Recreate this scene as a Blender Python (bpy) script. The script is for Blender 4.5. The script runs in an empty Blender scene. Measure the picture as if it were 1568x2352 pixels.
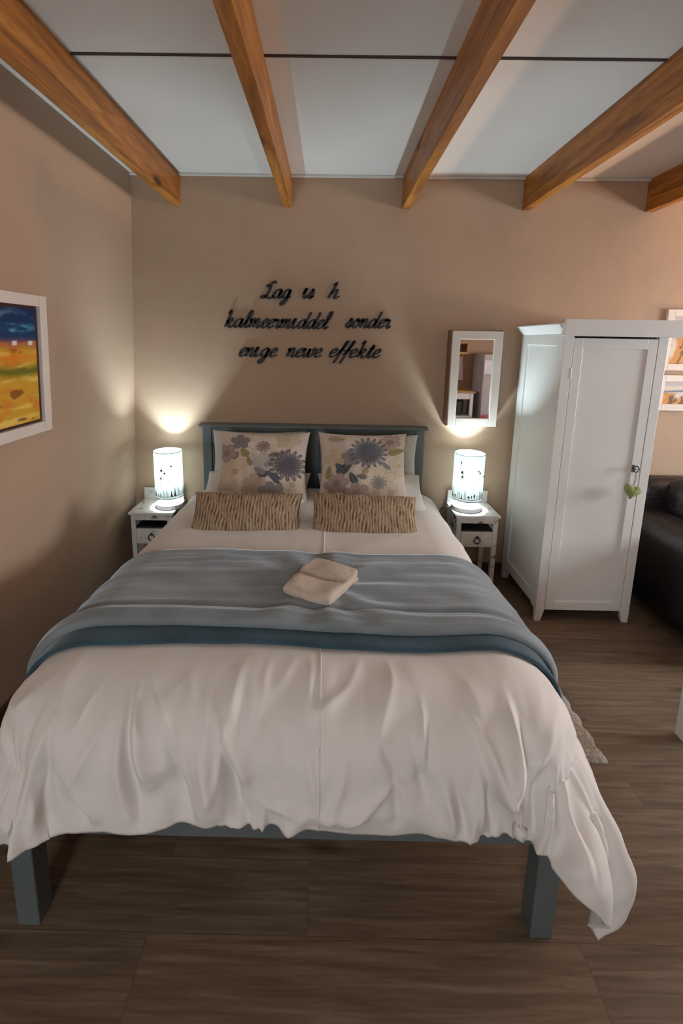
import bpy, bmesh, math, random
import numpy as np
from mathutils import Vector, Matrix, noise
random.seed(7)
D = bpy.data
COL = bpy.context.scene.collection
SC = bpy.context.scene
PI = math.pi

# ------------------------------------------------------------------ camera
cam_d = D.cameras.new('camera'); cam = D.objects.new('camera', cam_d); COL.objects.link(cam)
r_ = Vector((0.99982229, 0.01058367, 0.01560077)); u_ = Vector((-0.01723287, 0.17756666, 0.98395788))
f_ = Vector((-0.00764371, 0.98405186, -0.17771749))
M = Matrix((( r_.x, u_.x, -f_.x, 0.0357), (r_.y, u_.y, -f_.y, -3.0819), (r_.z, u_.z, -f_.z, 1.6362), (0, 0, 0, 1)))
cam.matrix_world = M
cam_d.sensor_fit = 'HORIZONTAL'; cam_d.sensor_width = 36.0
cam_d.lens = 1043.52 / 1568 * 36
cam_d.shift_x = (784 - 745.62) / 1568
cam_d.shift_y = (970.52 - 1176) / 1568
cam_d.clip_start = 0.05
SC.camera = cam

# ------------------------------------------------------------------ world, light, exposure
W = D.worlds.new('world'); SC.world = W; W.use_nodes = True
W.node_tree.nodes['Background'].inputs[0].default_value = (0.75, 0.85, 1.0, 1)
W.node_tree.nodes['Background'].inputs[1].default_value = 0.6
SC.view_settings.view_transform = 'Standard'; SC.view_settings.look = 'None'
SC.view_settings.exposure = 0.0; SC.view_settings.gamma = 1.0

def area(name, loc, aim, sx, sy, power, color):
    l = D.lights.new(name, 'AREA'); l.shape = 'RECTANGLE'; l.size = sx; l.size_y = sy
    l.energy = power; l.color = color
    o = D.objects.new(name, l); COL.objects.link(o); o.location = loc
    o.rotation_euler = (Vector(aim) - Vector(loc)).to_track_quat('-Z', 'Y').to_euler()
    return o
# daylight through the window of the right hand wall, and through the window behind the camera
area('window_daylight_right', (4.62, -1.3, 1.40), (1.2, -1.9, 0.2), 1.0, 0.9, 115, (0.84, 0.93, 1.0))
area('window_daylight_front', (-0.65, -5.08, 1.6), (0.3, -2, 0.6), 0.7, 0.9, 36, (0.90, 0.95, 1.0))
LAMP_W = 42.0; WARM_W = 190.0

# ------------------------------------------------------------------ helpers
def link(name, me, parent=None):
    o = D.objects.new(name, me); COL.objects.link(o)
    if parent is not None: o.parent = parent
    return o
def tag(o, label=None, cat=None, group=None, kind=None):
    if label: o['label'] = label
    if cat: o['category'] = cat
    if group: o['group'] = group
    if kind: o['kind'] = kind
    return o
def thing(name, label, cat, loc=(0, 0, 0), rz=0, group=None):
    o = D.objects.new(name, None); COL.objects.link(o); o.location = loc; o.rotation_euler = (0, 0, rz)
    o.empty_display_size = 0.05
    return tag(o, label, cat, group)

class MB:
    """collects shapes into one mesh"""
    def __init__(s): s.bm = bmesh.new()
    def box(s, x0, x1, y0, y1, z0, z1, bev=0.0, seg=2, mat=None):
        t = bmesh.new(); bmesh.ops.create_cube(t, size=1)
        for v in t.verts:
            v.co = Vector(((x0+x1)/2 + v.co.x*(x1-x0), (y0+y1)/2 + v.co.y*(y1-y0), (z0+z1)/2 + v.co.z*(z1-z0)))
        if bev > 0: bmesh.ops.bevel(t, geom=t.edges[:], offset=bev, segments=seg, affect='EDGES', profile=0.5)
        return s.add(t, mat)
    def hexa(s, bot, top, bev=0.0):
        t = bmesh.new(); vb = [t.verts.new(p) for p in bot]; vt = [t.verts.new(p) for p in top]
        t.faces.new(vb[::-1]); t.faces.new(vt)
        for i in range(4): t.faces.new((vb[i], vb[(i+1) % 4], vt[(i+1) % 4], vt[i]))
        if bev > 0: bmesh.ops.bevel(t, geom=t.edges[:], offset=bev, segments=2, affect='EDGES', profile=0.5)
        return s.add(t)
    def add(s, t, mat=None):
        if mat is not None: bmesh.ops.transform(t, matrix=mat, verts=t.verts[:])
        me = D.meshes.new('tmp'); t.to_mesh(me); t.free(); s.bm.from_mesh(me); D.meshes.remove(me); return s
    def lathe(s, prof, c=(0, 0, 0), n=48, close=False):
        rings = []
        for (r, z) in prof:
            rings.append([s.bm.verts.new((c[0]+r*math.cos(2*PI*k/n), c[1]+r*math.sin(2*PI*k/n), c[2]+z)) for k in range(n)])
        m = len(rings)
        for i in range(m if close else m-1):
            a, b = rings[i], rings[(i+1) % m]
            for k in range(n): s.bm.faces.new((a[k], a[(k+1) % n], b[(k+1) % n], b[k]))
        if not close:
            s.bm.faces.new(rings[0][::-1]); s.bm.faces.new(rings[-1])
        return s
    def tube(s, pts, r, n=8, closed=False):
        pts = [Vector(p) for p in pts]; rings = []; m = len(pts)
        for i, p in enumerate(pts):
            if closed: d = pts[(i+1) % m] - pts[i-1]
            else: d = pts[min(i+1, m-1)] - pts[max(i-1, 0)]
            d.normalize(); up = Vector((0, 0, 1)) if abs(d.z) < .9 else Vector((1, 0, 0))
            a = d.cross(up).normalized(); b = d.cross(a)
            rings.append([s.bm.verts.new(p + r*(math.cos(2*PI*k/n)*a + math.sin(2*PI*k/n)*b)) for k in range(n)])
        for i in range(m if closed else m-1):
            A, B = rings[i], rings[(i+1) % m]
            for k in range(n): s.bm.faces.new((A[k], A[(k+1) % n], B[(k+1) % n], B[k]))
        if not closed: s.bm.faces.new(rings[0][::-1]); s.bm.faces.new(rings[-1])
        return s
    def prism(s, pts, y0, y1, axis='y'):
        """polygon pts (a,b) extruded along an axis"""
        def P(a, b, c): return {'y': (a, c, b), 'x': (c, a, b), 'z': (a, b, c)}[axis]
        t = bmesh.new()
        A = [t.verts.new(P(a, b, y0)) for a, b in pts]; B = [t.verts.new(P(a, b, y1)) for a, b in pts]
        t.faces.new(A); t.faces.new(B[::-1])
        for i in range(len(pts)): t.faces.new((A[i], B[i], B[(i+1) % len(pts)], A[(i+1) % len(pts)]))
        return s.add(t)
    def ball(s, c, rx, ry, rz, sub=3):
        t = bmesh.new(); bmesh.ops.create_icosphere(t, subdivisions=sub, radius=1)
        for v in t.verts: v.co = Vector((c[0]+v.co.x*rx, c[1]+v.co.y*ry, c[2]+v.co.z*rz))
        return s.add(t)
    def build(s, name, mat, parent=None, smooth=False, angle=35):
        bmesh.ops.recalc_face_normals(s.bm, faces=s.bm.faces[:])
        me = D.meshes.new(name); s.bm.to_mesh(me); s.bm.free()
        me.materials.append(mat)
        if smooth:
            for p in me.polygons: p.use_smooth = True
            try: me.set_sharp_from_angle(angle=math.radians(angle))
            except Exception: pass
        return link(name, me, parent)

def grid_mesh(name, P, mat, parent=None, closed_u=False, col=None, smooth=True):
    """P: array (nu,nv,3)"""
    nu, nv = P.shape[:2]
    verts = P.reshape(-1, 3).tolist(); faces = []
    for i in range(nu if closed_u else nu-1):
        i2 = (i+1) % nu
        for j in range(nv-1): faces.append((i*nv+j, i2*nv+j, i2*nv+j+1, i*nv+j+1))
    me = D.meshes.new(name); me.from_pydata(verts, [], faces); me.materials.append(mat)
    if smooth: me.polygons.foreach_set('use_smooth', [True]*len(faces))
    if col is not None:
        at = me.color_attributes.new('Col', 'FLOAT_COLOR', 'POINT')
        c4 = np.ones((nu*nv, 4), np.float32); c4[:, :3] = col.reshape(-1, 3); at.data.foreach_set('color', c4.ravel())
    return link(name, me, parent)

def srgb(r, g, b):
    f = lambda c: (c/255/12.92) if c/255 <= .04045 else ((c/255+.055)/1.055)**2.4
    return (f(r), f(g), f(b))

# ------------------------------------------------------------------ materials
def new_mat(name):
    m = D.materials.new(name); m.use_nodes = True; nt = m.node_tree
    return m, nt, nt.nodes['Principled BSDF']
def N(nt, t, **kw):
    n = nt.nodes.new(t)
    for k, v in kw.items():
        if k in n.inputs: n.inputs[k].default_value = v
        else: setattr(n, k, v)
    return n
def coords(nt, scale=(1, 1, 1), kind='Object'):
    tc = N(nt, 'ShaderNodeTexCoord'); mp = N(nt, 'ShaderNodeMapping'); mp.inputs['Scale'].default_value = scale
    nt.links.new(tc.outputs[kind], mp.inputs[0]); return mp.outputs[0]
def ramp(nt, src, stops):
    r = N(nt, 'ShaderNodeValToRGB'); e = r.color_ramp.elements
    while len(e) < len(stops): e.new(0.5)
    for i, (p, c) in enumerate(stops): e[i].position = p; e[i].color = (*c, 1)
    nt.links.new(src, r.inputs[0]); return r.outputs[0]
def mixc(nt, a, b, fac, mode='MIX'):
    m = N(nt, 'ShaderNodeMix', data_type='RGBA', blend_type=mode)
    for s, v in ((6, a), (7, b), (0, fac)):
        if isinstance(v, bpy.types.NodeSocket): nt.links.new(v, m.inputs[s])
        elif isinstance(v, tuple): m.inputs[s].default_value = (*v, 1)
        else: m.inputs[s].default_value = v
    return m.outputs[2]
def bump(nt, bs, src, strength, dist=0.01):
    b = N(nt, 'ShaderNodeBump'); b.inputs['Strength'].default_value = strength; b.inputs['Distance'].default_value = dist
    nt.links.new(src, b.inputs['Height']); nt.links.new(b.outputs[0], bs.inputs['Normal'])
def plain(name, c, rough=0.6, var=0.08, nscale=8, bmp=0.0, bscale=60, sheen=0, spec=0.5, metal=0, stretch=(1, 1, 1)):
    m, nt, bs = new_mat(name)
    co = coords(nt, stretch)
    n = N(nt, 'ShaderNodeTexNoise'); n.inputs['Scale'].default_value = nscale; n.inputs['Detail'].default_value = 4; nt.links.new(co, n.inputs[0])
    lo = tuple(max(x*(1-var), 0) for x in c); hi = tuple(min(x*(1+var), 1) for x in c)
    nt.links.new(ramp(nt, n.outputs[0], [(0.3, lo), (0.7, hi)]), bs.inputs['Base Color'])
    bs.inputs['Roughness'].default_value = rough; bs.inputs['Metallic'].default_value = metal
    bs.inputs['Specular IOR Level'].default_value = spec
    if sheen: bs.inputs['Sheen Weight'].default_value = sheen; bs.inputs['Sheen Roughness'].default_value = 0.4
    if bmp:
        n2 = N(nt, 'ShaderNodeTexNoise'); n2.inputs['Scale'].default_value = bscale; n2.inputs['Detail'].default_value = 3; nt.links.new(co, n2.inputs[0])
        bump(nt, bs, n2.outputs[0], bmp)
    return m
def attr_mat(name, rough=0.85, bmp=0.15, bscale=300, sheen=0.0):
    m, nt, bs = new_mat(name)
    a = N(nt, 'ShaderNodeVertexColor'); a.layer_name = 'Col'
    nt.links.new(a.outputs[0], bs.inputs['Base Color']); bs.inputs['Roughness'].default_value = rough
    bs.inputs['Sheen Weight'].default_value = sheen; bs.inputs['Specular IOR Level'].default_value = 0.25
    n2 = N(nt, 'ShaderNodeTexNoise'); n2.inputs['Scale'].default_value = bscale; nt.links.new(coords(nt), n2.inputs[0])
    bump(nt, bs, n2.outputs[0], bmp, 0.004)
    return m
def wood_mat(name, dark, mid, light, axis='y', knots=True, rough=0.45):
    m, nt, bs = new_mat(name)
    sc = {'y': (9, 0.7, 9), 'x': (0.7, 9, 9), 'z': (9, 9, 0.7)}[axis]
    info = N(nt, 'ShaderNodeObjectInfo')
    tc = N(nt, 'ShaderNodeTexCoord'); add = N(nt, 'ShaderNodeVectorMath', operation='ADD'); sc3 = N(nt, 'ShaderNodeVectorMath', operation='SCALE')
    cmb = N(nt, 'ShaderNodeCombineXYZ')
    for i in range(3): nt.links.new(info.outputs['Random'], cmb.inputs[i])
    sc3.inputs['Scale'].default_value = 17.0
    nt.links.new(cmb.outputs[0], sc3.inputs[0]); nt.links.new(tc.outputs['Object'], add.inputs[0]); nt.links.new(sc3.outputs[0], add.inputs[1])
    mp = N(nt, 'ShaderNodeMapping'); mp.inputs['Scale'].default_value = sc; nt.links.new(add.outputs[0], mp.inputs[0])
    n = N(nt, 'ShaderNodeTexNoise'); n.inputs['Scale'].default_value = 2.2; n.inputs['Detail'].default_value = 6; n.inputs['Distortion'].default_value = 1.2
    nt.links.new(mp.outputs[0], n.inputs[0])
    c = ramp(nt, n.outputs[0], [(0.28, dark), (0.5, mid), (0.72, light)])
    mp2 = N(nt, 'ShaderNodeMapping'); mp2.inputs['Scale'].default_value = tuple(5*x for x in sc); nt.links.new(add.outputs[0], mp2.inputs[0])
    n3 = N(nt, 'ShaderNodeTexNoise'); n3.inputs['Scale'].default_value = 3; n3.inputs['Detail'].default_value = 3; nt.links.new(mp2.outputs[0], n3.inputs[0])
    c = mixc(nt, c, ramp(nt, n3.outputs[0], [(0.35, (0.62, 0.6, 0.58)), (0.6, (1, 1, 1))]), 0.7, 'MULTIPLY')
    if knots:
        mp4 = N(nt, 'ShaderNodeMapping'); mp4.inputs['Scale'].default_value = {'y': (3.2, 1.5, 3.2), 'x': (1.5, 3.2, 3.2), 'z': (3.2, 3.2, 1.5)}[axis]; nt.links.new(add.outputs[0], mp4.inputs[0])
        v = N(nt, 'ShaderNodeTexVoronoi'); v.inputs['Scale'].default_value = 1.3; nt.links.new(mp4.outputs[0], v.inputs[0])
        c = mixc(nt, c, ramp(nt, v.outputs['Distance'], [(0.05, (0.10, 0.06, 0.04)), (0.16, (1, 1, 1))]), 0.9, 'MULTIPLY')
    nt.links.new(c, bs.inputs['Base Color']); bs.inputs['Roughness'].default_value = rough
    bump(nt, bs, n3.outputs[0], 0.15, 0.003)
    return m

MAT = {}
MAT['wall'] = plain('wall_plaster', (0.42, 0.30, 0.21), 0.9, 0.05, 1.5, 0.35, 7)
MAT['ceiling'] = plain('ceiling_board', (0.74, 0.745, 0.74), 0.85, 0.04, 2, 0.08, 40)
MAT['gap'] = plain('dark_gap', (0.05, 0.035, 0.03), 0.9)
MAT['white_trim'] = plain('white_trim', (0.62, 0.61, 0.57), 0.6)
MAT['beam'] = wood_mat('varnished_pine', (0.18, 0.062, 0.008), (0.38, 0.145, 0.018), (0.56, 0.25, 0.045))
MAT['base'] = wood_mat('baseboard_wood', (0.06, 0.022, 0.012), (0.10, 0.04, 0.02), (0.14, 0.06, 0.03), 'x', False)
MAT['blue'] = plain('grey_blue_paint', (0.105, 0.128, 0.130), 0.42, 0.10, 6, 0.05, 30)
MAT['linen'] = plain('white_cotton', (0.70, 0.665, 0.63), 0.75, 0.03, 5, 0.06, 400, sheen=0.15, spec=0.3)
MAT['sheet'] = plain('white_sheet', (0.66, 0.64, 0.60), 0.85, 0.03)
MAT['grey_linen'] = plain('pale_grey_cotton', (0.50, 0.50, 0.44), 0.85, 0.05)
MAT['velvet'] = plain('blue_velvet', (0.205, 0.235, 0.245), 0.8, 0.16, 5, 0.1, 220, sheen=0.75, spec=0.2, stretch=(1, 2.5, 1))
MAT['velvet'].node_tree.nodes['Principled BSDF'].inputs['Sheen Tint'].default_value = (0.75, 0.85, 0.95, 1)
MAT['velvet_shaded'] = plain('shaded_blue_velvet', (0.035, 0.075, 0.10), 0.8, 0.2, 8, 0.1, 220, sheen=0.35, spec=0.2)  # darker copy of the throw velvet, front edge shading put into the colour
MAT['towel'] = plain('cream_terry', (0.66, 0.54, 0.43), 0.95, 0.08, 30, 0.7, 260, sheen=0.3)
MAT['white_paint'] = plain('white_paint', (0.72, 0.72, 0.70), 0.4, 0.04, 3, 0.04, 30)
MAT['frame_white'] = plain('white_frame_paint', (0.68, 0.62, 0.56), 0.5, 0.05, 6)
MAT['dark_metal'] = plain('dark_metal', (0.04, 0.04, 0.04), 0.4, metal=0.6)
MAT['steel'] = plain('old_steel', (0.25, 0.25, 0.24), 0.35, metal=0.9)
MAT['black'] = plain('black_wood_and_shade', (0.012, 0.010, 0.012), 0.6)  # wood of the lettering; also the painted shade in the nightstand slots
MAT['cable'] = plain('black_cable', (0.02, 0.02, 0.02), 0.5)
MAT['leather'] = plain('dark_leather', (0.006, 0.005, 0.006), 0.36, 0.3, 4, 0.35, 45, spec=0.5)
MAT['green'] = plain('green_felt', (0.30, 0.36, 0.10), 0.95, 0.25, 60, 1.0, 180, sheen=0.4)
MAT['string'] = plain('beige_string', (0.45, 0.42, 0.33), 0.9)
MAT['rug'] = plain('cream_pile', (0.48, 0.41, 0.33), 0.95, 0.25, 60, 1.0, 150, sheen=0.3)
MAT['floral'] = attr_mat('floral_print'); MAT['stripe'] = attr_mat('striped_weave', bmp=0.3)
MAT['paint'] = attr_mat('oil_paint', 0.5, 0.3, 90)
MAT['maroon'] = plain('maroon_liner', (0.05, 0.008, 0.008), 0.6)
MAT['pine_top'] = wood_mat('pale_pine', (0.35, 0.17, 0.05), (0.55, 0.30, 0.10), (0.65, 0.40, 0.16), 'x', False)
MAT['box_wood'] = wood_mat('brown_box_wood', (0.16, 0.085, 0.045), (0.24, 0.14, 0.08), (0.30, 0.19, 0.11), 'z', False)
MAT['grey_paint'] = plain('pale_grey_paint', (0.42, 0.38, 0.37), 0.5)
MAT['coral'] = plain('coral_plastic', (0.65, 0.13, 0.12), 0.5)
MAT['bin'] = plain('dark_green_plastic', (0.01, 0.02, 0.018), 0.5)
MAT['cloth_grey'] = plain('grey_cloth', (0.38, 0.38, 0.40), 0.9)
MAT['paper'] = plain('white_paper', (0.75, 0.73, 0.80), 0.8)

# distressed white furniture: white with worn spots
def worn():
    m, nt, bs = new_mat('worn_white_paint')
    n = N(nt, 'ShaderNodeTexNoise'); n.inputs['Scale'].default_value = 22; n.inputs['Detail'].default_value = 6; nt.links.new(coords(nt), n.inputs[0])
    nt.links.new(ramp(nt, n.outputs[0], [(0.30, (0.22, 0.15, 0.10)), (0.36, (0.62, 0.60, 0.56)), (0.6, (0.70, 0.69, 0.66))]), bs.inputs['Base Color'])
    bs.inputs['Roughness'].default_value = 0.5; return m
MAT['worn'] = worn()
# laminate floor: planks along x
def floor_mat():
    m, nt, bs = new_mat('wood_laminate')
    co = coords(nt)
    br = N(nt, 'ShaderNodeTexBrick'); br.offset = 0.37; br.offset_frequency = 2
    br.inputs['Scale'].default_value = 1; br.inputs['Brick Width'].default_value = 1.2; br.inputs['Row Height'].default_value = 0.19
    br.inputs['Mortar Size'].default_value = 0.0012; br.inputs['Mortar Smooth'].default_value = 0.4
    br.inputs['Color1'].default_value = (0.62, 0.62, 0.62, 1); br.inputs['Color2'].default_value = (1.05, 1.0, 0.97, 1); br.inputs['Mortar'].default_value = (0.42, 0.40, 0.38, 1)
    nt.links.new(co, br.inputs[0])
    # per plank offset of the grain
    vm = N(nt, 'ShaderNodeVectorMath', operation='MULTIPLY_ADD'); vm.inputs[1].default_value = (7, 3, 5); nt.links.new(br.outputs[0], vm.inputs[0]); nt.links.new(co, vm.inputs[2])
    mp = N(nt, 'ShaderNodeMapping'); mp.inputs['Scale'].default_value = (1.6, 26, 1); nt.links.new(vm.outputs[0], mp.inputs[0])
    n = N(nt, 'ShaderNodeTexNoise'); n.inputs['Scale'].default_value = 2.0; n.inputs['Detail'].default_value = 8; n.inputs['Roughness'].default_value = 0.62; n.inputs['Distortion'].default_value = 0.5
    nt.links.new(mp.outputs[0], n.inputs[0])
    c = ramp(nt, n.outputs[0], [(0.22, (0.085, 0.055, 0.033)), (0.5, (0.165, 0.115, 0.075)), (0.78, (0.26, 0.195, 0.14))])
    c = mixc(nt, c, br.outputs[0], 0.75, 'MULTIPLY')
    mp2 = N(nt, 'ShaderNodeMapping'); mp2.inputs['Scale'].default_value = (2.2, 6.5, 1); nt.links.new(vm.outputs[0], mp2.inputs[0])
    v = N(nt, 'ShaderNodeTexVoronoi'); v.inputs['Scale'].default_value = 0.8; nt.links.new(mp2.outputs[0], v.inputs[0])
    c = mixc(nt, c, ramp(nt, v.outputs['Distance'], [(0.03, (0.30, 0.24, 0.20)), (0.15, (1, 1, 1))]), 0.8, 'MULTIPLY')
    nt.links.new(c, bs.inputs['Base Color']); bs.inputs['Roughness'].default_value = 0.5; bs.inputs['Specular IOR Level'].default_value = 0.35
    bump(nt, bs, n.outputs[0], 0.12, 0.003); return m
MAT['floor'] = floor_mat()
# mirror glass
m, nt, bs = new_mat('mirror_glass'); bs.inputs['Metallic'].default_value = 1; bs.inputs['Roughness'].default_value = 0.02
nz = N(nt, 'ShaderNodeTexNoise'); nz.inputs['Scale'].default_value = 4
nt.links.new(ramp(nt, nz.outputs[0], [(0, (0.80, 0.80, 0.80)), (1, (0.84, 0.84, 0.84))]), bs.inputs['Base Color']); MAT['mirror'] = m
# clear window pane
m, nt, bs = new_mat('window_glass'); bs.inputs['Transmission Weight'].default_value = 1; bs.inputs['Roughness'].default_value = 0.0; bs.inputs['IOR'].default_value = 1.02; MAT['glass'] = m
# glowing lamp bulb and translucent shade
m, nt, bs = new_mat('bulb_glow'); bs.inputs['Emission Color'].default_value = (1, 0.98, 0.92, 1); bs.inputs['Emission Strength'].default_value = 30; MAT['bulb'] = m
m, nt, bs = new_mat('warm_bulb_glow'); bs.inputs['Emission Color'].default_value = (1, 0.6, 0.3, 1); bs.inputs['Emission Strength'].default_value = 12; MAT['bulb_warm'] = m
def shade_mat():
    m, nt, bs = new_mat('white_lamp_fabric'); out = nt.nodes['Material Output']
    tr = N(nt, 'ShaderNodeBsdfTranslucent'); tr.inputs[0].default_value = (0.42, 0.44, 0.43, 1)
    df = N(nt, 'ShaderNodeBsdfDiffuse'); df.inputs[0].default_value = (0.85, 0.85, 0.83, 1)
    n = N(nt, 'ShaderNodeTexNoise'); n.inputs['Scale'].default_value = 300; b = N(nt, 'ShaderNodeBump'); b.inputs['Strength'].default_value = 0.05
    nt.links.new(n.outputs[0], b.inputs['Height']); nt.links.new(b.outputs[0], df.inputs['Normal'])
    mx = N(nt, 'ShaderNodeMixShader'); mx.inputs[0].default_value = 0.5
    nt.links.new(tr.outputs[0], mx.inputs[1]); nt.links.new(df.outputs[0], mx.inputs[2]); nt.links.new(mx.outputs[0], out.inputs[0]); return m
MAT['shade'] = shade_mat()
MAT['print'] = plain('grey_print_ink', (0.10, 0.11, 0.13), 0.8)
MAT['print_pink'] = plain('pink_print_ink', (0.55, 0.25, 0.32), 0.8)

# ------------------------------------------------------------------ room shell
H = 2.655; XR = 4.7; YF = -5.2
LK = 0.042                                   # the old left wall leans slightly
def lx(z): return -1.347 + LK*z
def struct(o): o['kind'] = 'structure'; return o
struct(MB().box(-2.0, XR+.2, YF-.2, 0.2, -0.12, 0).build('floor', MAT['floor']))
struct(MB().box(-2.0, XR+.2, YF-.2, 0.2, H, H+.1).build('ceiling', MAT['ceiling']))
struct(MB().box(-1.9, XR+.2, 0, 0.18, 0, H).build('wall_back', MAT['wall']))
struct(MB().prism([(lx(0), 0), (lx(H), H), (-1.6, H), (-1.6, 0)], YF, 0).build('wall_left', MAT['wall']))
# right wall with a window opening, front wall with a window opening
wy0, wy1, wz0, wz1 = -1.9, -.7, 0.9, 1.9
b = MB(); b.box(XR, XR+.18, YF, wy0, 0, H); b.box(XR, XR+.18, wy1, 0, 0, H); b.box(XR, XR+.18, wy0, wy1, 0, wz0); b.box(XR, XR+.18, wy0, wy1, wz1, H)
struct(b.build('wall_right', MAT['wall']))
b = MB(); b.box(-1.6, -1.15, YF-.18, YF, 0, H); b.box(-.15, XR+.2, YF-.18, YF, 0, H); b.box(-1.15, -.15, YF-.18, YF, 0, 1.05); b.box(-1.15, -.15, YF-.18, YF, 2.15, H)
struct(b.build('wall_front', MAT['wall']))
def window(n, pane_box, bars):
    b = MB()
    for q in bars: b.box(*q, bev=.004)
    w = struct(b.build('window_%d' % n, MAT['white_trim']))
    MB().box(*pane_box).build('pane', MAT['glass'], w)
window(1, (XR+.09, XR+.095, wy0+.04, wy1-.04, wz0+.04, wz1-.04),
       [(XR+.05, XR+.12, wy0, wy0+.05, wz0, wz1), (XR+.05, XR+.12, wy1-.05, wy1, wz0, wz1), (XR+.05, XR+.12, wy0, wy1, wz0, wz0+.05), (XR+.05, XR+.12, wy0, wy1, wz1-.05, wz1), (XR+.06, XR+.11, -1.32, -1.28, wz0, wz1)])
window(2, (-1.11, -.19, YF-.1, YF-.095, 1.09, 2.11),
       [(-1.15, -1.1, YF-.13, YF-.06, 1.05, 2.15), (-.2, -.15, YF-.13, YF-.06, 1.05, 2.15), (-1.15, -.15, YF-.13, YF-.06, 1.05, 1.1), (-1.15, -.15, YF-.13, YF-.06, 2.1, 2.15), (-.67, -.63, YF-.12, YF-.07, 1.05, 2.15)])
# skirting
struct(MB().box(-1.33, XR, -.015, 0, 0, .07, bev=.003).build('baseboard_back', MAT['base']))
struct(MB().prism([(lx(0), 0), (lx(.07), .07), (lx(.07)+.015, .07), (lx(0)+.015, 0)], YF, 0).build('baseboard_left', MAT['base']))
# ceiling board joints and the small cornice strip at the back wall
for i, y in enumerate((-1.219, -2.44)):
    struct(MB().box(-1.25, XR, y-.006, y+.006, H-.004, H+.0).build('trim_%d' % (i+1), MAT['gap']))
struct(MB().box(-1.24, XR, -.022, 0, H-.014, H, bev=.003).build('trim_3', MAT['white_trim']))

# ceiling beams
HB, WB = 0.19, 0.052
bl = ['pine ceiling beam running along the left wall', 'pine ceiling beam above left half of bed, second from left wall',
      'pine ceiling beam with a round knot, above right half of bed', 'dark faced pine ceiling beam with black knots above the wardrobe side',
      'short stretch of dark pine ceiling beam at the right edge above the sofa']
for x, l in zip((-.980, -.272, .477, 1.236, 2.010), bl):
    o = MB().box(0, WB, YF, 0, -HB, 0, bev=.003).build('ceiling_beam', MAT['beam']); o.location = (x, 0, H); tag(o, l, 'beam', 'exposed pine ceiling beams')

# ------------------------------------------------------------------ bed
BX = -0.064; HW = 0.75
bed = thing('bed', 'double bed with grey blue painted wooden frame and panelled headboard', 'bed', (BX, 0, 0))
def bpart(name, b, mat='blue', **k): return b.build(name, MAT[mat], bed, **k)
for s, nm in ((-1, 'left'), (1, 'right')):
    x0, x1 = (s*HW, s*(HW-.062)) if s > 0 else (-HW, -HW+.062)
    x0, x1 = min(x0, x1), max(x0, x1)
    bpart('headboard_post', MB().box(x0, x1, -.085, -.03, 0, 1.055, bev=.004))
    bpart('leg', MB().box(x0, x1, -2.082, -2.020, 0, .46, bev=.004))
b = MB(); b.box(-HW-.018, HW+.018, -.105, -.015, 1.052, 1.072, bev=.004); bpart('headboard_cap', b)
b = MB(); b.box(-HW+.06, HW-.06, -.078, -.04, .945, 1.054, bev=.003); b.box(-HW+.06, HW-.06, -.078, -.04, .40, .52, bev=.003)
b.box(-.04, .04, -.078, -.04, .5, .95, bev=.003); bpart('headboard_rail', b)
b = MB(); b.box(-HW+.05, -.035, -.062, -.048, .5, .96); b.box(.035, HW-.05, -.062, -.048, .5, .96); bpart('headboard_panel', b)
bpart('foot_rail', MB().box(-HW+.05, HW-.05, -2.072, -2.045, .305, .46, bev=.003))
b = MB(); b.box(-HW+.012, -HW+.04, -2.03, -.08, .305, .46, bev=.003); bpart('side_rail', b)
b = MB(); b.box(HW-.04, HW-.012, -2.03, -.08, .305, .46, bev=.003); bpart('side_rail', b)
b = MB()
for k in range(12): b.box(-HW+.04, HW-.04, -.2-.158*k, -.12-.158*k, .395, .41)
bpart('slat', b, 'pine_top').name = 'slatted_base'
mt = MB().box(BX-.70, BX+.70, -2.03, -.11, .412, .615, bev=.05, seg=4).build('mattress', MAT['sheet'], smooth=True)
tag(mt, 'white sheeted mattress on the grey blue bed frame, under the duvet', 'mattress')

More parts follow.
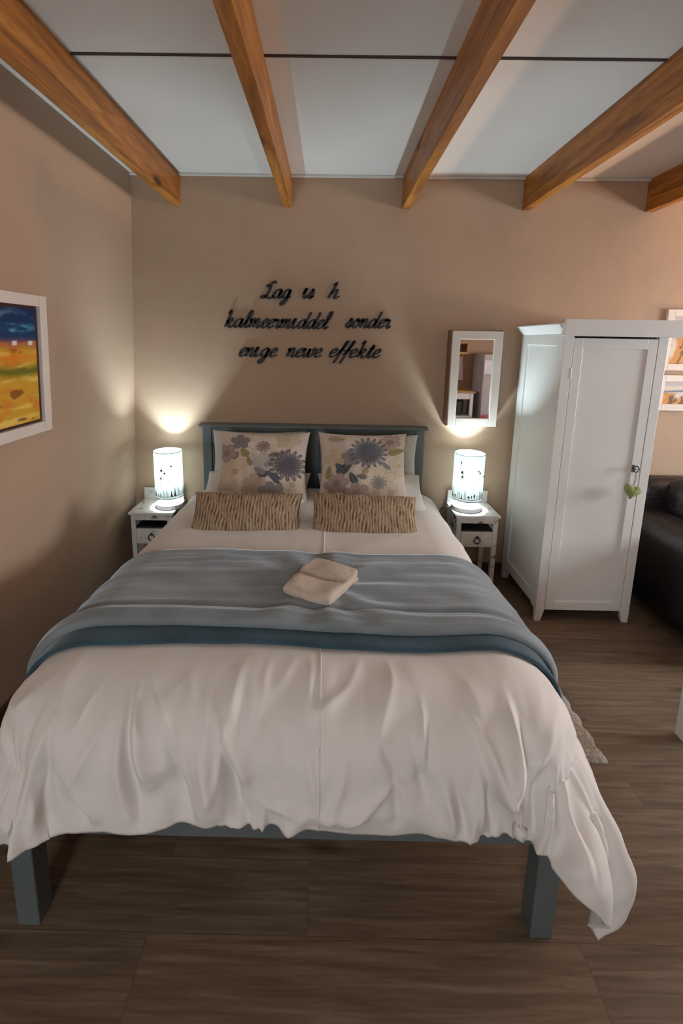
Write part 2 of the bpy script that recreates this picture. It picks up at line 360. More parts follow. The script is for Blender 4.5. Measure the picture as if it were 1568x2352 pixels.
# duvet surface -------------------------------------------------
WF, LF, R, TOP = 0.605, 1.890, 0.175, 0.700
RXY = 1.24                                    # the puffy edge is wider than it is tall
FOLDS = [(-0.418, 2.007, -0.369, 2.290, 0.0106, -0.016), (-0.408, 1.997, -0.340, 2.203, 0.0106, 0.014), (-0.432, 2.034, -0.389, 2.278, 0.0138, 0.012), (-0.302, 2.074, -0.244, 2.278, 0.0102, -0.013), (-0.360, 1.987, -0.283, 2.092, 0.0119, 0.009), (-0.220, 2.082, -0.176, 2.278, 0.0135, 0.010), (-0.176, 2.044, -0.099, 2.176, 0.0114, 0.010), (-0.167, 2.082, -0.099, 2.290, 0.0101, -0.013), (-0.466, 2.044, -0.534, 2.193, 0.0115, 0.007), (-0.524, 1.997, -0.548, 2.092, 0.0095, 0.005), (-0.611, 2.047, -0.611, 2.290, 0.0149, -0.012), (-0.650, 2.211, -0.645, 2.290, 0.0111, 0.012), (-0.577, 2.193, -0.514, 2.290, 0.0100, -0.014), (-0.543, 2.206, -0.485, 2.290, 0.0100, 0.010), (-0.741, 2.275, -0.761, 2.290, 0.0087, 0.010), (-0.703, 2.270, -0.669, 2.290, 0.0088, -0.010), (-0.056, 2.250, 0.036, 2.290, 0.0089, 0.007), (0.056, 2.089, 0.099, 2.290, 0.0101, 0.006), (0.157, 2.146, 0.123, 2.290, 0.0099, 0.008), (0.283, 2.188, 0.167, 2.290, 0.0088, 0.009), (0.234, 2.074, 0.316, 2.188, 0.0101, -0.006), (0.360, 2.005, 0.360, 2.136, 0.0094, 0.010), (0.331, 2.099, 0.360, 2.211, 0.0100, -0.010), (0.379, 2.032, 0.360, 2.186, 0.0092, -0.010), (0.278, 2.151, 0.292, 2.288, 0.0088, -0.008), (0.413, 2.183, 0.432, 2.290, 0.0088, 0.012), (0.437, 2.181, 0.461, 2.290, 0.0088, -0.010), (0.481, 2.020, 0.567, 2.176, 0.0104, 0.012), (0.490, 2.144, 0.510, 2.290, 0.0088, 0.012), (0.519, 2.163, 0.534, 2.290, 0.0088, -0.012), (0.510, 2.096, 0.611, 2.290, 0.0100, 0.014), (0.601, 2.002, 0.567, 2.188, 0.0105, 0.016), (0.621, 2.015, 0.621, 2.208, 0.0151, -0.016), (0.572, 2.188, 0.645, 2.290, 0.0099, 0.012), (0.708, 2.176, 0.737, 2.290, 0.0100, 0.016), (0.732, 2.176, 0.751, 2.290, 0.0133, -0.018), (0.741, 2.139, 0.804, 2.270, 0.0113, 0.014), (0.785, 2.082, 0.988, 2.250, 0.0104, 0.012), (0.761, 2.154, 0.828, 2.275, 0.0067, -0.008), (0.867, 2.079, 1.060, 2.280, 0.0105, -0.010), (1.012, 1.955, 1.050, 2.245, 0.0114, 0.010), (-0.017, 2.052, 0.012, 2.173, 0.0159, -0.004), (0.196, 1.945, 0.220, 2.101, 0.0220, 0.004), (0.490, 1.935, 0.529, 2.054, 0.0197, 0.004), (-0.283, 1.955, -0.225, 2.044, 0.0170, 0.004)]   #FOLDS
def drape(a, b, extra=0.0):
    """cloth coordinates (a across, b towards the foot) -> position arrays"""
    s = np.sign(a); A = np.abs(a)
    da = np.maximum(A-WF, 0); db = np.maximum(b-LF, 0)
    h = np.sqrt(da*da+db*db); hs = np.maximum(h, 1e-9); ca = da/hs; cb = db/hs
    q = R*PI/2*1.08; RA = R*1.08; t = np.minimum(h, q); hp = np.maximum(h-q, 0)
    corner = 2*ca*cb
    flare = .10 + .50*ca + .22*corner
    fo = flare*.16*(1-np.exp(-hp/.16))
    Rr = R + extra
    out = Rr*RXY*np.sin(t/RA) + fo
    drop = R - Rr*np.cos(t/RA) + extra + hp*(1-.30*flare*np.exp(-hp/.16))
    phi = np.arctan2(db, da+1e-9)
    out = out + corner*np.minimum(hp, .2)*(.16*np.sin(phi*13+.7) + .06*np.sin(phi*23))*1.0
    push = .085*corner*(1-np.exp(-hp/.12))
    x = BX + s*(np.minimum(A, WF)+out*ca); y = -(np.minimum(b, LF)+out*cb+push)
    z = TOP + extra - drop + extra*0
    z = z + .012*np.exp(-((A)/.45)**2)*1.0 - .010*np.exp(-((b-.45)/.25)**2)
    return np.stack([x, y, z], -1)
def normals(P):
    du = np.gradient(P, axis=0); dv = np.gradient(P, axis=1); n = np.cross(du, dv)
    n /= np.maximum(np.linalg.norm(n, axis=-1, keepdims=True), 1e-9); return n
def fold_disp(a, b):
    d = np.zeros_like(a)
    for (a0, b0, a1, b1, w, amp) in FOLDS:
        ux, uy = a1-a0, b1-b0; L = math.hypot(ux, uy)+1e-6; ux /= L; uy /= L
        t = ((a-a0)*ux+(b-b0)*uy)/L; e = -(a-a0)*uy+(b-b0)*ux
        tt = np.clip(t, 0, 1); env = np.exp(-((t-tt)*L/(w*2.2))**2)*np.sin(np.clip(.12+tt*.8, 0, 1)*PI*.8)**1.3
        ww = w*(0.55+0.75*tt)
        e = e + .25*w*np.sin(t*5+a0*40)
        d += amp*env*(.55*np.exp(-(np.abs(e)/ww)**1.25)+.45*np.exp(-(e/(ww*1.9))**2))
    return d
def fbm(a, b, sx, sy, seed, octv=3):
    out = np.zeros(a.shape); fl = out.ravel(); A = a.ravel(); B = b.ravel()
    for i in range(len(fl)): fl[i] = noise.fractal(Vector((A[i]*sx, B[i]*sy, seed)), 1.0, 2.0, octv)
    return out
def surf_disp(a, b):
    hang = np.clip((b-LF)/.3, 0, 1); side = np.clip((np.abs(a)-WF)/.4, 0, 1); h2 = np.clip((b-LF+.03)/.34, 0, 1)**1.2
    d = fbm(a, b, 3.0, 3.0, 3.3)*.007 + fbm(a, b, 7.0, 3.5, 9.1)*.003*(.3+hang+side)
    sk = a+.30*np.sin(a*9+1)*(b-LF)
    mask = np.clip(.55+1.6*fbm(a, b, 3.3, 3.0, 51.0, 2), .08, 1.3)
    f1 = fbm(sk, b, 7.5, 2.2, 21.2, 3); f2 = np.clip(1-np.abs(fbm(sk, b, 6.5, 2.6, 31.2, 2))*3.0, 0, 1)**2
    d += (f1*.055+f2*.026)*h2*mask
    d += (fbm(a, b, 3, 9, 14.2, 2)*.010+np.clip(1-np.abs(fbm(a, b, 3, 7, 41.2, 2))*3, 0, 1)**2*.006)*side*(1-hang)
    hy = np.hypot(np.maximum(np.abs(a)-WF, 0), np.maximum(b-LF, 0))
    return (d+2.2*fold_disp(a, b)*(1-.6*np.clip((np.abs(a)-WF)/.06, 0, 1)*np.clip((b-LF)/.06, 0, 1)))*(1-.85*np.clip((hy-.48)/.2, 0, 1))
na, nb = 420, 300
# cloth outline: side overhang 0.52, foot overhang varies
u = np.linspace(-1, 1, na)[:, None]*np.ones((1, nb)); v = np.ones((na, 1))*np.linspace(0, 1, nb)[None]
SIDE = 0.46
FRONT = 0.443
CU = np.clip((np.abs(u)-.5)/.5, 0, 1); CV = np.clip((v-.8)/.2, 0, 1)
a = u*(WF+SIDE+.06*np.clip((v-.6)/.4, 0, 1)**2); b = .30 + v*(LF+FRONT+.012*np.sin(u*9)-.30) + .02*CU**3*CV**2
P0 = drape(a, b)
n0 = normals(P0)
if n0[na//2, 40, 2] < 0: n0 = -n0
hang = np.clip((b-LF)/.3, 0, 1); sideh = np.clip((np.abs(a)-WF)/.4, 0, 1)
nz = surf_disp(a, b)
seam = 0*a
P = P0 + n0*(nz+seam)[..., None]
for _ in range(1):
    Q = P.copy(); Q[1:-1, 1:-1] = (P[2:, 1:-1]+P[:-2, 1:-1]+P[1:-1, 2:]+P[1:-1, :-2])/4; P = .5*P+.5*Q
P[..., 2] = np.maximum(P[..., 2], .05)
duv = grid_mesh('duvet', P, MAT['linen'])
tag(duv, 'white cotton duvet draped over the bed with crumpled hanging foot edge', 'duvet')
sm = duv.modifiers.new('thick', 'SOLIDIFY'); sm.thickness = .014; sm.offset = 1
k = int(round((.088/(WF+SIDE)+1)/2*(na-1)))
sp = [tuple(P[k, j]+n0[k, j]*.0005) for j in range(60, nb-1, 3)]
MB().tube(sp, .0028, 6).build('centre_seam', MAT['linen'], duv, smooth=True)

# blue velvet throw ---------------------------------------------
def throw():
    na = 260
    sA = np.linspace(-(WF+.37), WF+.385, na)
    b0, b1 = 1.235, 1.758
    nb = 70
    bt = np.linspace(0, 1, nb)
    loops = []
    # loop: bottom going to the front, roll, top going back, roll
    prof = []
    for t in bt: prof.append((b0+(b1-b0)*t, 0.006))
    T = .040
    for k in range(1, 8):
        ph = -PI/2+PI*k/8; prof.append((b1+T/2*math.cos(ph), .006+T/2+T/2*math.sin(ph)))
    for t in bt[::-1]:
        tt = .006 + T*(1.0 - .62*max(0, 1-(t/.94))**.6) if t < .94 else .006+T
        prof.append((b0+(b1-b0)*t, tt))
    prof = np.array(prof); m = len(prof)
    A = np.repeat(sA[None], m, 0); Bb = np.repeat(prof[:, :1], na, 1); O = np.repeat(prof[:, 1:], na, 1)
    Bb = Bb + .010*np.sin(A*5+.5) + .018*(np.abs(A)/.9)**4*0
    base = drape(A, Bb)
    nn = drape(A, Bb, .01) - base; nn /= np.maximum(np.linalg.norm(nn, axis=-1, keepdims=True), 1e-6)
    top = (O > .02)
    wr = fbm(A, Bb, 1.6, 13.0, 5.5, 3)*.0045 + fbm(A, Bb, 5, 5, 1.5, 2)*.003
    # dent under the folded towel with radiating wrinkles
    tx, tb = (.09), 1.53
    rr = np.hypot(A-tx, (Bb-tb)); an = np.arctan2(Bb-tb, A-tx)
    wr += .006*np.exp(-((rr-.22)/.13)**2)*np.sin(an*9+1.2)
    disp = surf_disp(A, Bb) + np.where(top, wr, 0)
    # groove below the front roll
    g = np.exp(-((Bb-(b1-.075))/.010)**2); disp -= np.where(top, g*.009, 0)
    g = np.exp(-((Bb-(b1-.030))/.014)**2); disp += np.where(top, g*.006, 0)
    Pp = base + nn*(O+disp+.003)[..., None]
    o = grid_mesh('throw_blanket', Pp, MAT['velvet'], closed_u=True)
    me = o.data; bm = bmesh.new(); bm.from_mesh(me)
    for j in (0, na-1):
        bm.verts.ensure_lookup_table(); bm.faces.new([bm.verts[i*na+j] for i in range(m)])
    bmesh.ops.recalc_face_normals(bm, faces=bm.faces[:]); bm.to_mesh(me); bm.free()
    return o
th = tag(throw(), 'blue grey velvet throw folded across the foot half of the bed', 'blanket')
# second folded layer of the throw under the front edge, shading painted in as darker velvet
def underlayer():
    na = 240; sA = np.linspace(-(WF+.44), WF+.365, na)
    prof = []
    for t in np.linspace(0, 1, 12): prof.append((1.66+.175*t, .001))
    for k in range(1, 6):
        ph = -PI/2+PI*k/6; prof.append((1.835+.007*math.cos(ph), .008+.007*math.sin(ph)))
    for t in np.linspace(1, 0, 12): prof.append((1.66+.175*t, .015))
    prof = np.array(prof); m = len(prof)
    A = np.repeat(sA[None], m, 0); Bb = np.repeat(prof[:, :1], na, 1)+.008*np.sin(A*7); O = np.repeat(prof[:, 1:], na, 1)
    base = drape(A, Bb); nn = drape(A, Bb, .01)-base; nn /= np.maximum(np.linalg.norm(nn, axis=-1, keepdims=True), 1e-6)
    Pp = base+nn*(O+.003+surf_disp(A, Bb))[..., None]
    return grid_mesh('folded_underlayer', Pp, MAT['velvet_shaded'], closed_u=True, parent=th)
underlayer()

# towel ---------------------------------------------------------
def towel():
    t = thing('face_towel', 'folded cream terry face towel lying on the blue throw', 'towel', (.022, -1.535, .725), math.radians(-27))
    def slab(w, d, z0, th_, seed, sag):
        n = 40; U, V = np.meshgrid(np.linspace(-1, 1, n), np.linspace(-1, 1, n), indexing='ij')
        se = lambda q: np.sign(q)*(1-(1-np.abs(q))**1.6)
        X = w/2*se(U)*(1+.05*np.sin(V*3+seed)); Y = d/2*se(V)*(1+.05*np.sin(U*2.5+seed*2))
        hh = ((1-np.abs(U)**6)*(1-np.abs(V)**6))**.5
        groove = -.016*np.exp(-((V-.02*U-.0)/.10)**2)*np.clip(1.1-(U+.2)**2, 0, 1)*sag
        Z = z0+th_*(.5+.5*hh)+groove+.004*np.sin(U*5+seed)*np.sin(V*4)*hh
        Zb = z0+th_*(.5-.5*hh)
        top = np.stack([X, Y, Z], -1); bot = np.stack([X, Y, Zb], -1)[::-1]
        return np.concatenate([top, bot], 0)
    grid_mesh('upper_layer', slab(.195, .245, .020, .040, 1.0, 1), MAT['towel'], t, closed_u=True)
    grid_mesh('lower_layer', slab(.205, .25, -.008, .030, 2.2, 0), MAT['towel'], t, closed_u=True)
    return t
towel()

# ------------------------------------------------------------------ pillows
def pillow_arrays(w, h, T, n=90, pinch=.07, puff=.42, seed=0, wob=.006):
    U, V = np.meshgrid(np.linspace(-1, 1, n), np.linspace(-1, 1, n), indexing='ij')
    X = w/2*U*(1-pinch*(1-V**2)); Z = h/2*V*(1-pinch*(1-U**2))
    t = T/2*((1-U**2)*(1-V**2))**puff
    wr = fbm(U+seed, V, 2.2, 2.2, seed, 2)*wob
    return U, V, X, Z, t, wr
def pillow(name, w, h, T, mat, loc, tilt, rz=0, label='', cat='pillow', group=None, col=None, n=90, roll=0, pinch=.07, puff=.42, seed=0.0, wob=.006):
    U, V, X, Z, t, wr = pillow_arrays(w, h, T, n, pinch, puff, seed, wob)
    edge = ((1-U**2)*(1-V**2))**.2
    F = np.stack([X, -t-wr*edge, Z], -1); Bk = np.stack([X, t, Z], -1)
    Pp = np.concatenate([F, Bk[::-1]], 0)
    c = None
    if col is not None:
        cf = col(U, V); c = np.concatenate([cf, cf[::-1]], 0)
    o = grid_mesh(name, Pp, mat, None, closed_u=True, col=c)
    o.location = loc; o.rotation_euler = (tilt, roll, rz)
    tag(o, label, cat, group); return o

rs = np.random.RandomState(3)
def lerp(c, col, m): return c*(1-m[..., None])+np.array(col)*m[..., None]
def sstep(e0, e1, x): t = np.clip((x-e0)/(e1-e0), 0, 1); return t*t*(3-2*t)
def flower(c, U, V, cx, cy, r, n, col, col2, width=.5, ph=0, inner=.25, edge=.02, line=False):
    dx, dy = U-cx, V-cy; rr = np.hypot(dx, dy); an = np.arctan2(dy, dx)+ph
    pr = r*(.55+.45*np.abs(np.cos(an*n/2))**width)
    m = 1-sstep(-edge, edge, rr-pr)
    c = lerp(c, col, m)
    ring = np.exp(-((rr-pr)/.018)**2); c = lerp(c, col2, ring*.85)
    c = lerp(c, col2, (1-sstep(0, .03, rr-r*inner))*.8)
    for k in (.45, .62, .8):
        c = lerp(c, col2, np.exp(-((rr-pr*k)/.014)**2)*.6)
    return c
def dahlia(c, U, V, cx, cy, r, n, col, ph=0):
    dx, dy = U-cx, V-cy; rr = np.hypot(dx, dy); an = np.arctan2(dy, dx)+ph
    for (r0, r1, off, w) in ((.12, 1.0, 0, .30), (.1, .68, .5, .34)):
        k = (an/(2*PI)*n+off) % 1-.5
        t = np.clip((rr/r-r0)/(r1-r0), 0, 1); wid = w*np.sin(np.clip(t, 0, 1)*PI)**.7
        edge = np.abs(np.abs(k)-wid*.9)*rr*2*PI/n
        m = np.exp(-(edge/.020)**2)*(rr < r*r1)*(rr > r*r0)
        fill = (np.abs(k) < wid*.45)*(rr < r*r1*.95)*(rr > r*r0)
        c = lerp(c, col, np.clip(m*1.0+fill*.28, 0, .95))
    c = lerp(c, col, 1-sstep(0, .04, rr-r*.13)); return c
CREAM = (.56, .47, .40); TAUPE = (.22, .165, .15); SLATE = (.075, .085, .10); OLIVE = (.28, .24, .10); BEIGE = (.42, .32, .20); PINK = (.45, .33, .29); GREY = (.24, .225, .23); VIO = (.10, .09, .105)
def leaf(c, U, V, x, y, l, w, ang, col):
    ca, sa = math.cos(ang), math.sin(ang); p = (U-x)*ca+(V-y)*sa; q = -(U-x)*sa+(V-y)*ca
    m = 1-sstep(.75, 1.1, (p/l)**2+(q/(w*(1-.4*p/l)))**2); c = lerp(c, col, m); return lerp(c, TAUPE, m*np.exp(-(q/.012)**2)*.7)
def floral_left(U, V):
    c = np.zeros(U.shape+(3,))+np.array(CREAM)
    c = flower(c, U, V, .05, .62, .42, 7, (.64, .54, .46), BEIGE, .6, .4, .2)
    c = flower(c, U, V, .0, .55, .16, 9, BEIGE, TAUPE, .6, .4, .4)
    c = flower(c, U, V, -.62, -.18, .40, 6, (.60, .47, .36), BEIGE, .5, .1, .22)
    c = leaf(c, U, V, -.64, .28, .13, .09, .9, OLIVE); c = leaf(c, U, V, -.42, .36, .14, .10, 2.2, OLIVE)
    c = flower(c, U, V, -.52, .68, .22, 5, GREY, TAUPE, .5, .9, .3)
    c = flower(c, U, V, .12, .02, .34, 6, (.50, .43, .36), GREY, .5, .2, .2)
    c = leaf(c, U, V, .02, -.28, .24, .10, .5, SLATE); c = leaf(c, U, V, .28, -.30, .17, .09, 2.4, SLATE); c = leaf(c, U, V, .2, .1, .1, .05, 1.2, GREY)
    c = leaf(c, U, V, .52, .38, .18, .05, .7, TAUPE); c = leaf(c, U, V, .40, -.42, .14, .09, -.6, SLATE)
    c = flower(c, U, V, -.15, -.55, .30, 6, PINK, BEIGE, .5, .5, .2)
    c = flower(c, U, V, .7, -.5, .3, 6, (.6, .52, .40), BEIGE, .5, .5, .2)
    c = flower(c, U, V, -.85, .35, .25, 5, PINK, TAUPE, .5, .3, .3); c = flower(c, U, V, .55, .75, .28, 6, (.52, .42, .30), BEIGE, .5, .3, .2)
    c = leaf(c, U, V, -.30, .12, .16, .06, 1.9, OLIVE); c = leaf(c, U, V, .30, .32, .16, .06, .2, TAUPE); c = leaf(c, U, V, -.05, -.15, .16, .08, 2.6, GREY)
    c = flower(c, U, V, .25, -.75, .3, 6, GREY, TAUPE, .5, .3, .3)
    c = dahlia(c, U, V, .60, .02, .44, 16, VIO, .2); return c
def floral_right(U, V):
    c = np.zeros(U.shape+(3,))+np.array(CREAM)
    c = flower(c, U, V, -.55, .15, .36, 6, (.56, .45, .30), BEIGE, .5, .2, .2)
    c = leaf(c, U, V, -.60, .80, .2, .1, 0, BEIGE); c = leaf(c, U, V, .78, .45, .22, .10, .3, OLIVE)
    c = flower(c, U, V, .35, -.40, .44, 7, (.62, .53, .40), BEIGE, .6, .4, .2)
    c = flower(c, U, V, .35, -.42, .18, 10, (.52, .45, .33), GREY, .6, .4, .5)
    c = leaf(c, U, V, -.45, -.05, .24, .12, .7, SLATE); c = leaf(c, U, V, -.25, -.32, .18, .09, 2.0, SLATE); c = leaf(c, U, V, -.56, -.02, .16, .09, 2.3, SLATE)
    c = flower(c, U, V, -.30, .25, .22, 5, GREY, TAUPE, .5, .9, .3)
    c = flower(c, U, V, -.62, -.45, .28, 6, PINK, TAUPE, .5, .9, .3)
    c = flower(c, U, V, .85, .05, .25, 6, (.6, .52, .42), BEIGE, .6, .4, .2); c = leaf(c, U, V, .05, -.1, .12, .07, 1.0, BEIGE)
    c = leaf(c, U, V, -.82, -.15, .18, .07, 1.4, OLIVE); c = leaf(c, U, V, .52, .05, .16, .06, 2.4, GREY); c = flower(c, U, V, .62, .72, .25, 6, (.50, .40, .30), TAUPE, .5, .3, .3)
    c = flower(c, U, V, -.15, -.75, .3, 6, PINK, TAUPE, .5, .3, .3); c = leaf(c, U, V, -.05, -.28, .14, .07, 2.9, TAUPE)
    c = dahlia(c, U, V, .12, .42, .46, 18, (.12, .12, .14), 0); return c
def stripes(seed):
    def f(U, V):
        g0 = fbm(U, V, 22, 2.6, seed+20, 2)
        z = U*105+1.1*np.sin(V*5+U*15)+seed+2.0*g0
        w = .5+.5*np.sin(z); w2 = .5+.5*np.sin(U*19+V*6.5+3*g0)
        g = fbm(U, V, 14, 5, seed, 2)
        c = np.zeros(U.shape+(3,))+np.array((.30, .205, .125))
        c = lerp(c, (.47, .37, .25), sstep(.62, .92, w)*.9); c = lerp(c, (.13, .07, .04), sstep(.60, .92, (1-w))*sstep(.35, .7, w2+g*.5)); return c
    return f
PZ = .682
# plain pillows at the back (standing) and lying ones behind
pillow('sleeping_pillow', .62, .42, .15, MAT['grey_linen'], (-.425, -.155, PZ+.150), math.radians(-12), 0, 'plain pale pillow standing behind the left floral cushion', 'pillow', 'plain sleeping pillows', seed=2.2, wob=.012)
pillow('sleeping_pillow', .62, .40, .15, MAT['grey_linen'], (.325, -.155, PZ+.150), math.radians(-12), 0, 'plain pale pillow standing behind the right floral cushion', 'pillow', 'plain sleeping pillows', seed=5.2, wob=.012)
pillow('sleeping_pillow', .66, .46, .13, MAT['sheet'], (-.40, -.46, PZ+.035), math.radians(-72), 0, 'white pillow lying flat under the left floral cushion', 'pillow', 'white pillows lying flat', seed=8.2, wob=.012)
pillow('sleeping_pillow', .66, .46, .13, MAT['sheet'], (.30, -.46, PZ+.035), math.radians(-72), 0, 'white pillow lying flat under the right floral cushion', 'pillow', 'white pillows lying flat', seed=11.2, wob=.012)
pillow('floral_cushion', .555, .46, .16, MAT['floral'], (-.352, -.43, PZ+.190), math.radians(-28), 0, 'square floral cushion with violet dahlia at its right edge, left side of bed', 'cushion', 'floral scatter cushions', floral_left, n=170, seed=1.1, pinch=.085, wob=.010)
pillow('floral_cushion', .545, .46, .16, MAT['floral'], (.248, -.43, PZ+.192), math.radians(-28), 0, 'square floral cushion with grey dahlia near its top, right side of bed', 'cushion', 'floral scatter cushions', floral_right, n=170, seed=4.1, pinch=.085, wob=.010)
pillow('lumbar_cushion', .565, .235, .14, MAT['stripe'], (-.372, -.885, PZ+.073), math.radians(-42), math.radians(0), 'brown striped lumbar cushion leaning on the left floral cushion', 'cushion', 'striped lumbar cushions', stripes(1.0), n=230, seed=6.1, pinch=.06, puff=.36, wob=.006)
pillow('lumbar_cushion', .55, .235, .14, MAT['stripe'], (.228, -.885, PZ+.073), math.radians(-42), math.radians(0), 'brown striped lumbar cushion leaning on the right floral cushion', 'cushion', 'striped lumbar cushions', stripes(4.0), n=230, seed=9.1, pinch=.06, puff=.36, wob=.006, roll=math.radians(1.5))

# ------------------------------------------------------------------ nightstands
def ring_pts(c, r, n=20, tilt=0): return [(c[0]+r*math.sin(2*PI*k/n), c[1]-tilt*(1-math.cos(2*PI*k/n)), c[2]+r*math.cos(2*PI*k/n)) for k in range(n)]
def nightstand(xc, label, h):
    w, d = .268, .26
    t = thing('nightstand', label, 'nightstand', (xc, -.02, 0), 0, 'white bedside tables')
    hw = w/2
    MB().box(-hw-.012, hw+.012, -d-.012, 0, h-.018, h, bev=.004).build('table_top', MAT['worn'], t)
    MB().box(-hw-.006, hw+.006, -.014, 0, h, h+.085, bev=.003).build('back_rail', MAT['worn'], t)
    for sx in (-1, 1):
        for y0 in (-d, -.032):
            MB().box(min(sx*hw, sx*(hw-.030)), max(sx*hw, sx*(hw-.030)), y0, y0+.028, 0, h-.018, bev=.002).build('leg', MAT['worn'], t)
    MB().box(-hw+.03, hw-.03, -d+.004, -d+.022, h-.056, h-.018).build('apron', MAT['worn'], t)
    MB().box(-hw+.03, hw-.03, -.018, -.010, h-.225, h-.018).build('back_panel', MAT['worn'], t)
    b = MB(); b.box(-hw+.028, hw-.028, -d+.006, -.02, h-.110, h-.102); b.box(-hw+.028, hw-.028, -.022, -.019, h-.103, h-.02); b.build('slot_shade', MAT['black'], t)  # shade inside the open slot painted in with black shelf and back faces
    for sx in (-1, 1):
        b = MB(); X0, X1 = sorted((sx*(hw-.010), sx*(hw-.020)))
        b.box(X0, X1, -d+.028, -.03, h-.225, h-.15)
        for dz0, dz1 in ((h-.155, h-.04), (h-.04, h-.155)):
            y0, y1 = -d+.028, -.032
            b.hexa([(X0, y0, dz0), (X1, y0, dz0), (X1, y1, dz1), (X0, y1, dz1)], [(X0, y0, dz0+.018), (X1, y0, dz0+.018), (X1, y1, dz1+.018), (X0, y1, dz1+.018)] if False else [(X0, y0, dz0+.014), (X1, y0, dz0+.014), (X1, y1, dz1+.014), (X0, y1, dz1+.014)])
        b.build('cross_braced_side', MAT['worn'], t)
    dr = MB().box(-hw+.032, hw-.032, -d-.004, -d+.20, h-.218, h-.113, bev=.003).build('drawer', MAT['worn'], t)
    b = MB(); b.ball((0, -d-.010, h-.148), .010, .006, .010, 2); b.tube(ring_pts((0, -d-.014, h-.170), .020), .0035, 8, True)
    b.build('ring_pull', MAT['dark_metal'], dr, smooth=True)
    return t
nightstand(-1.112, 'worn white bedside table between the left wall and the bed', .515)
nightstand(1.018, 'worn white bedside table between the bed and the wardrobe', .535)

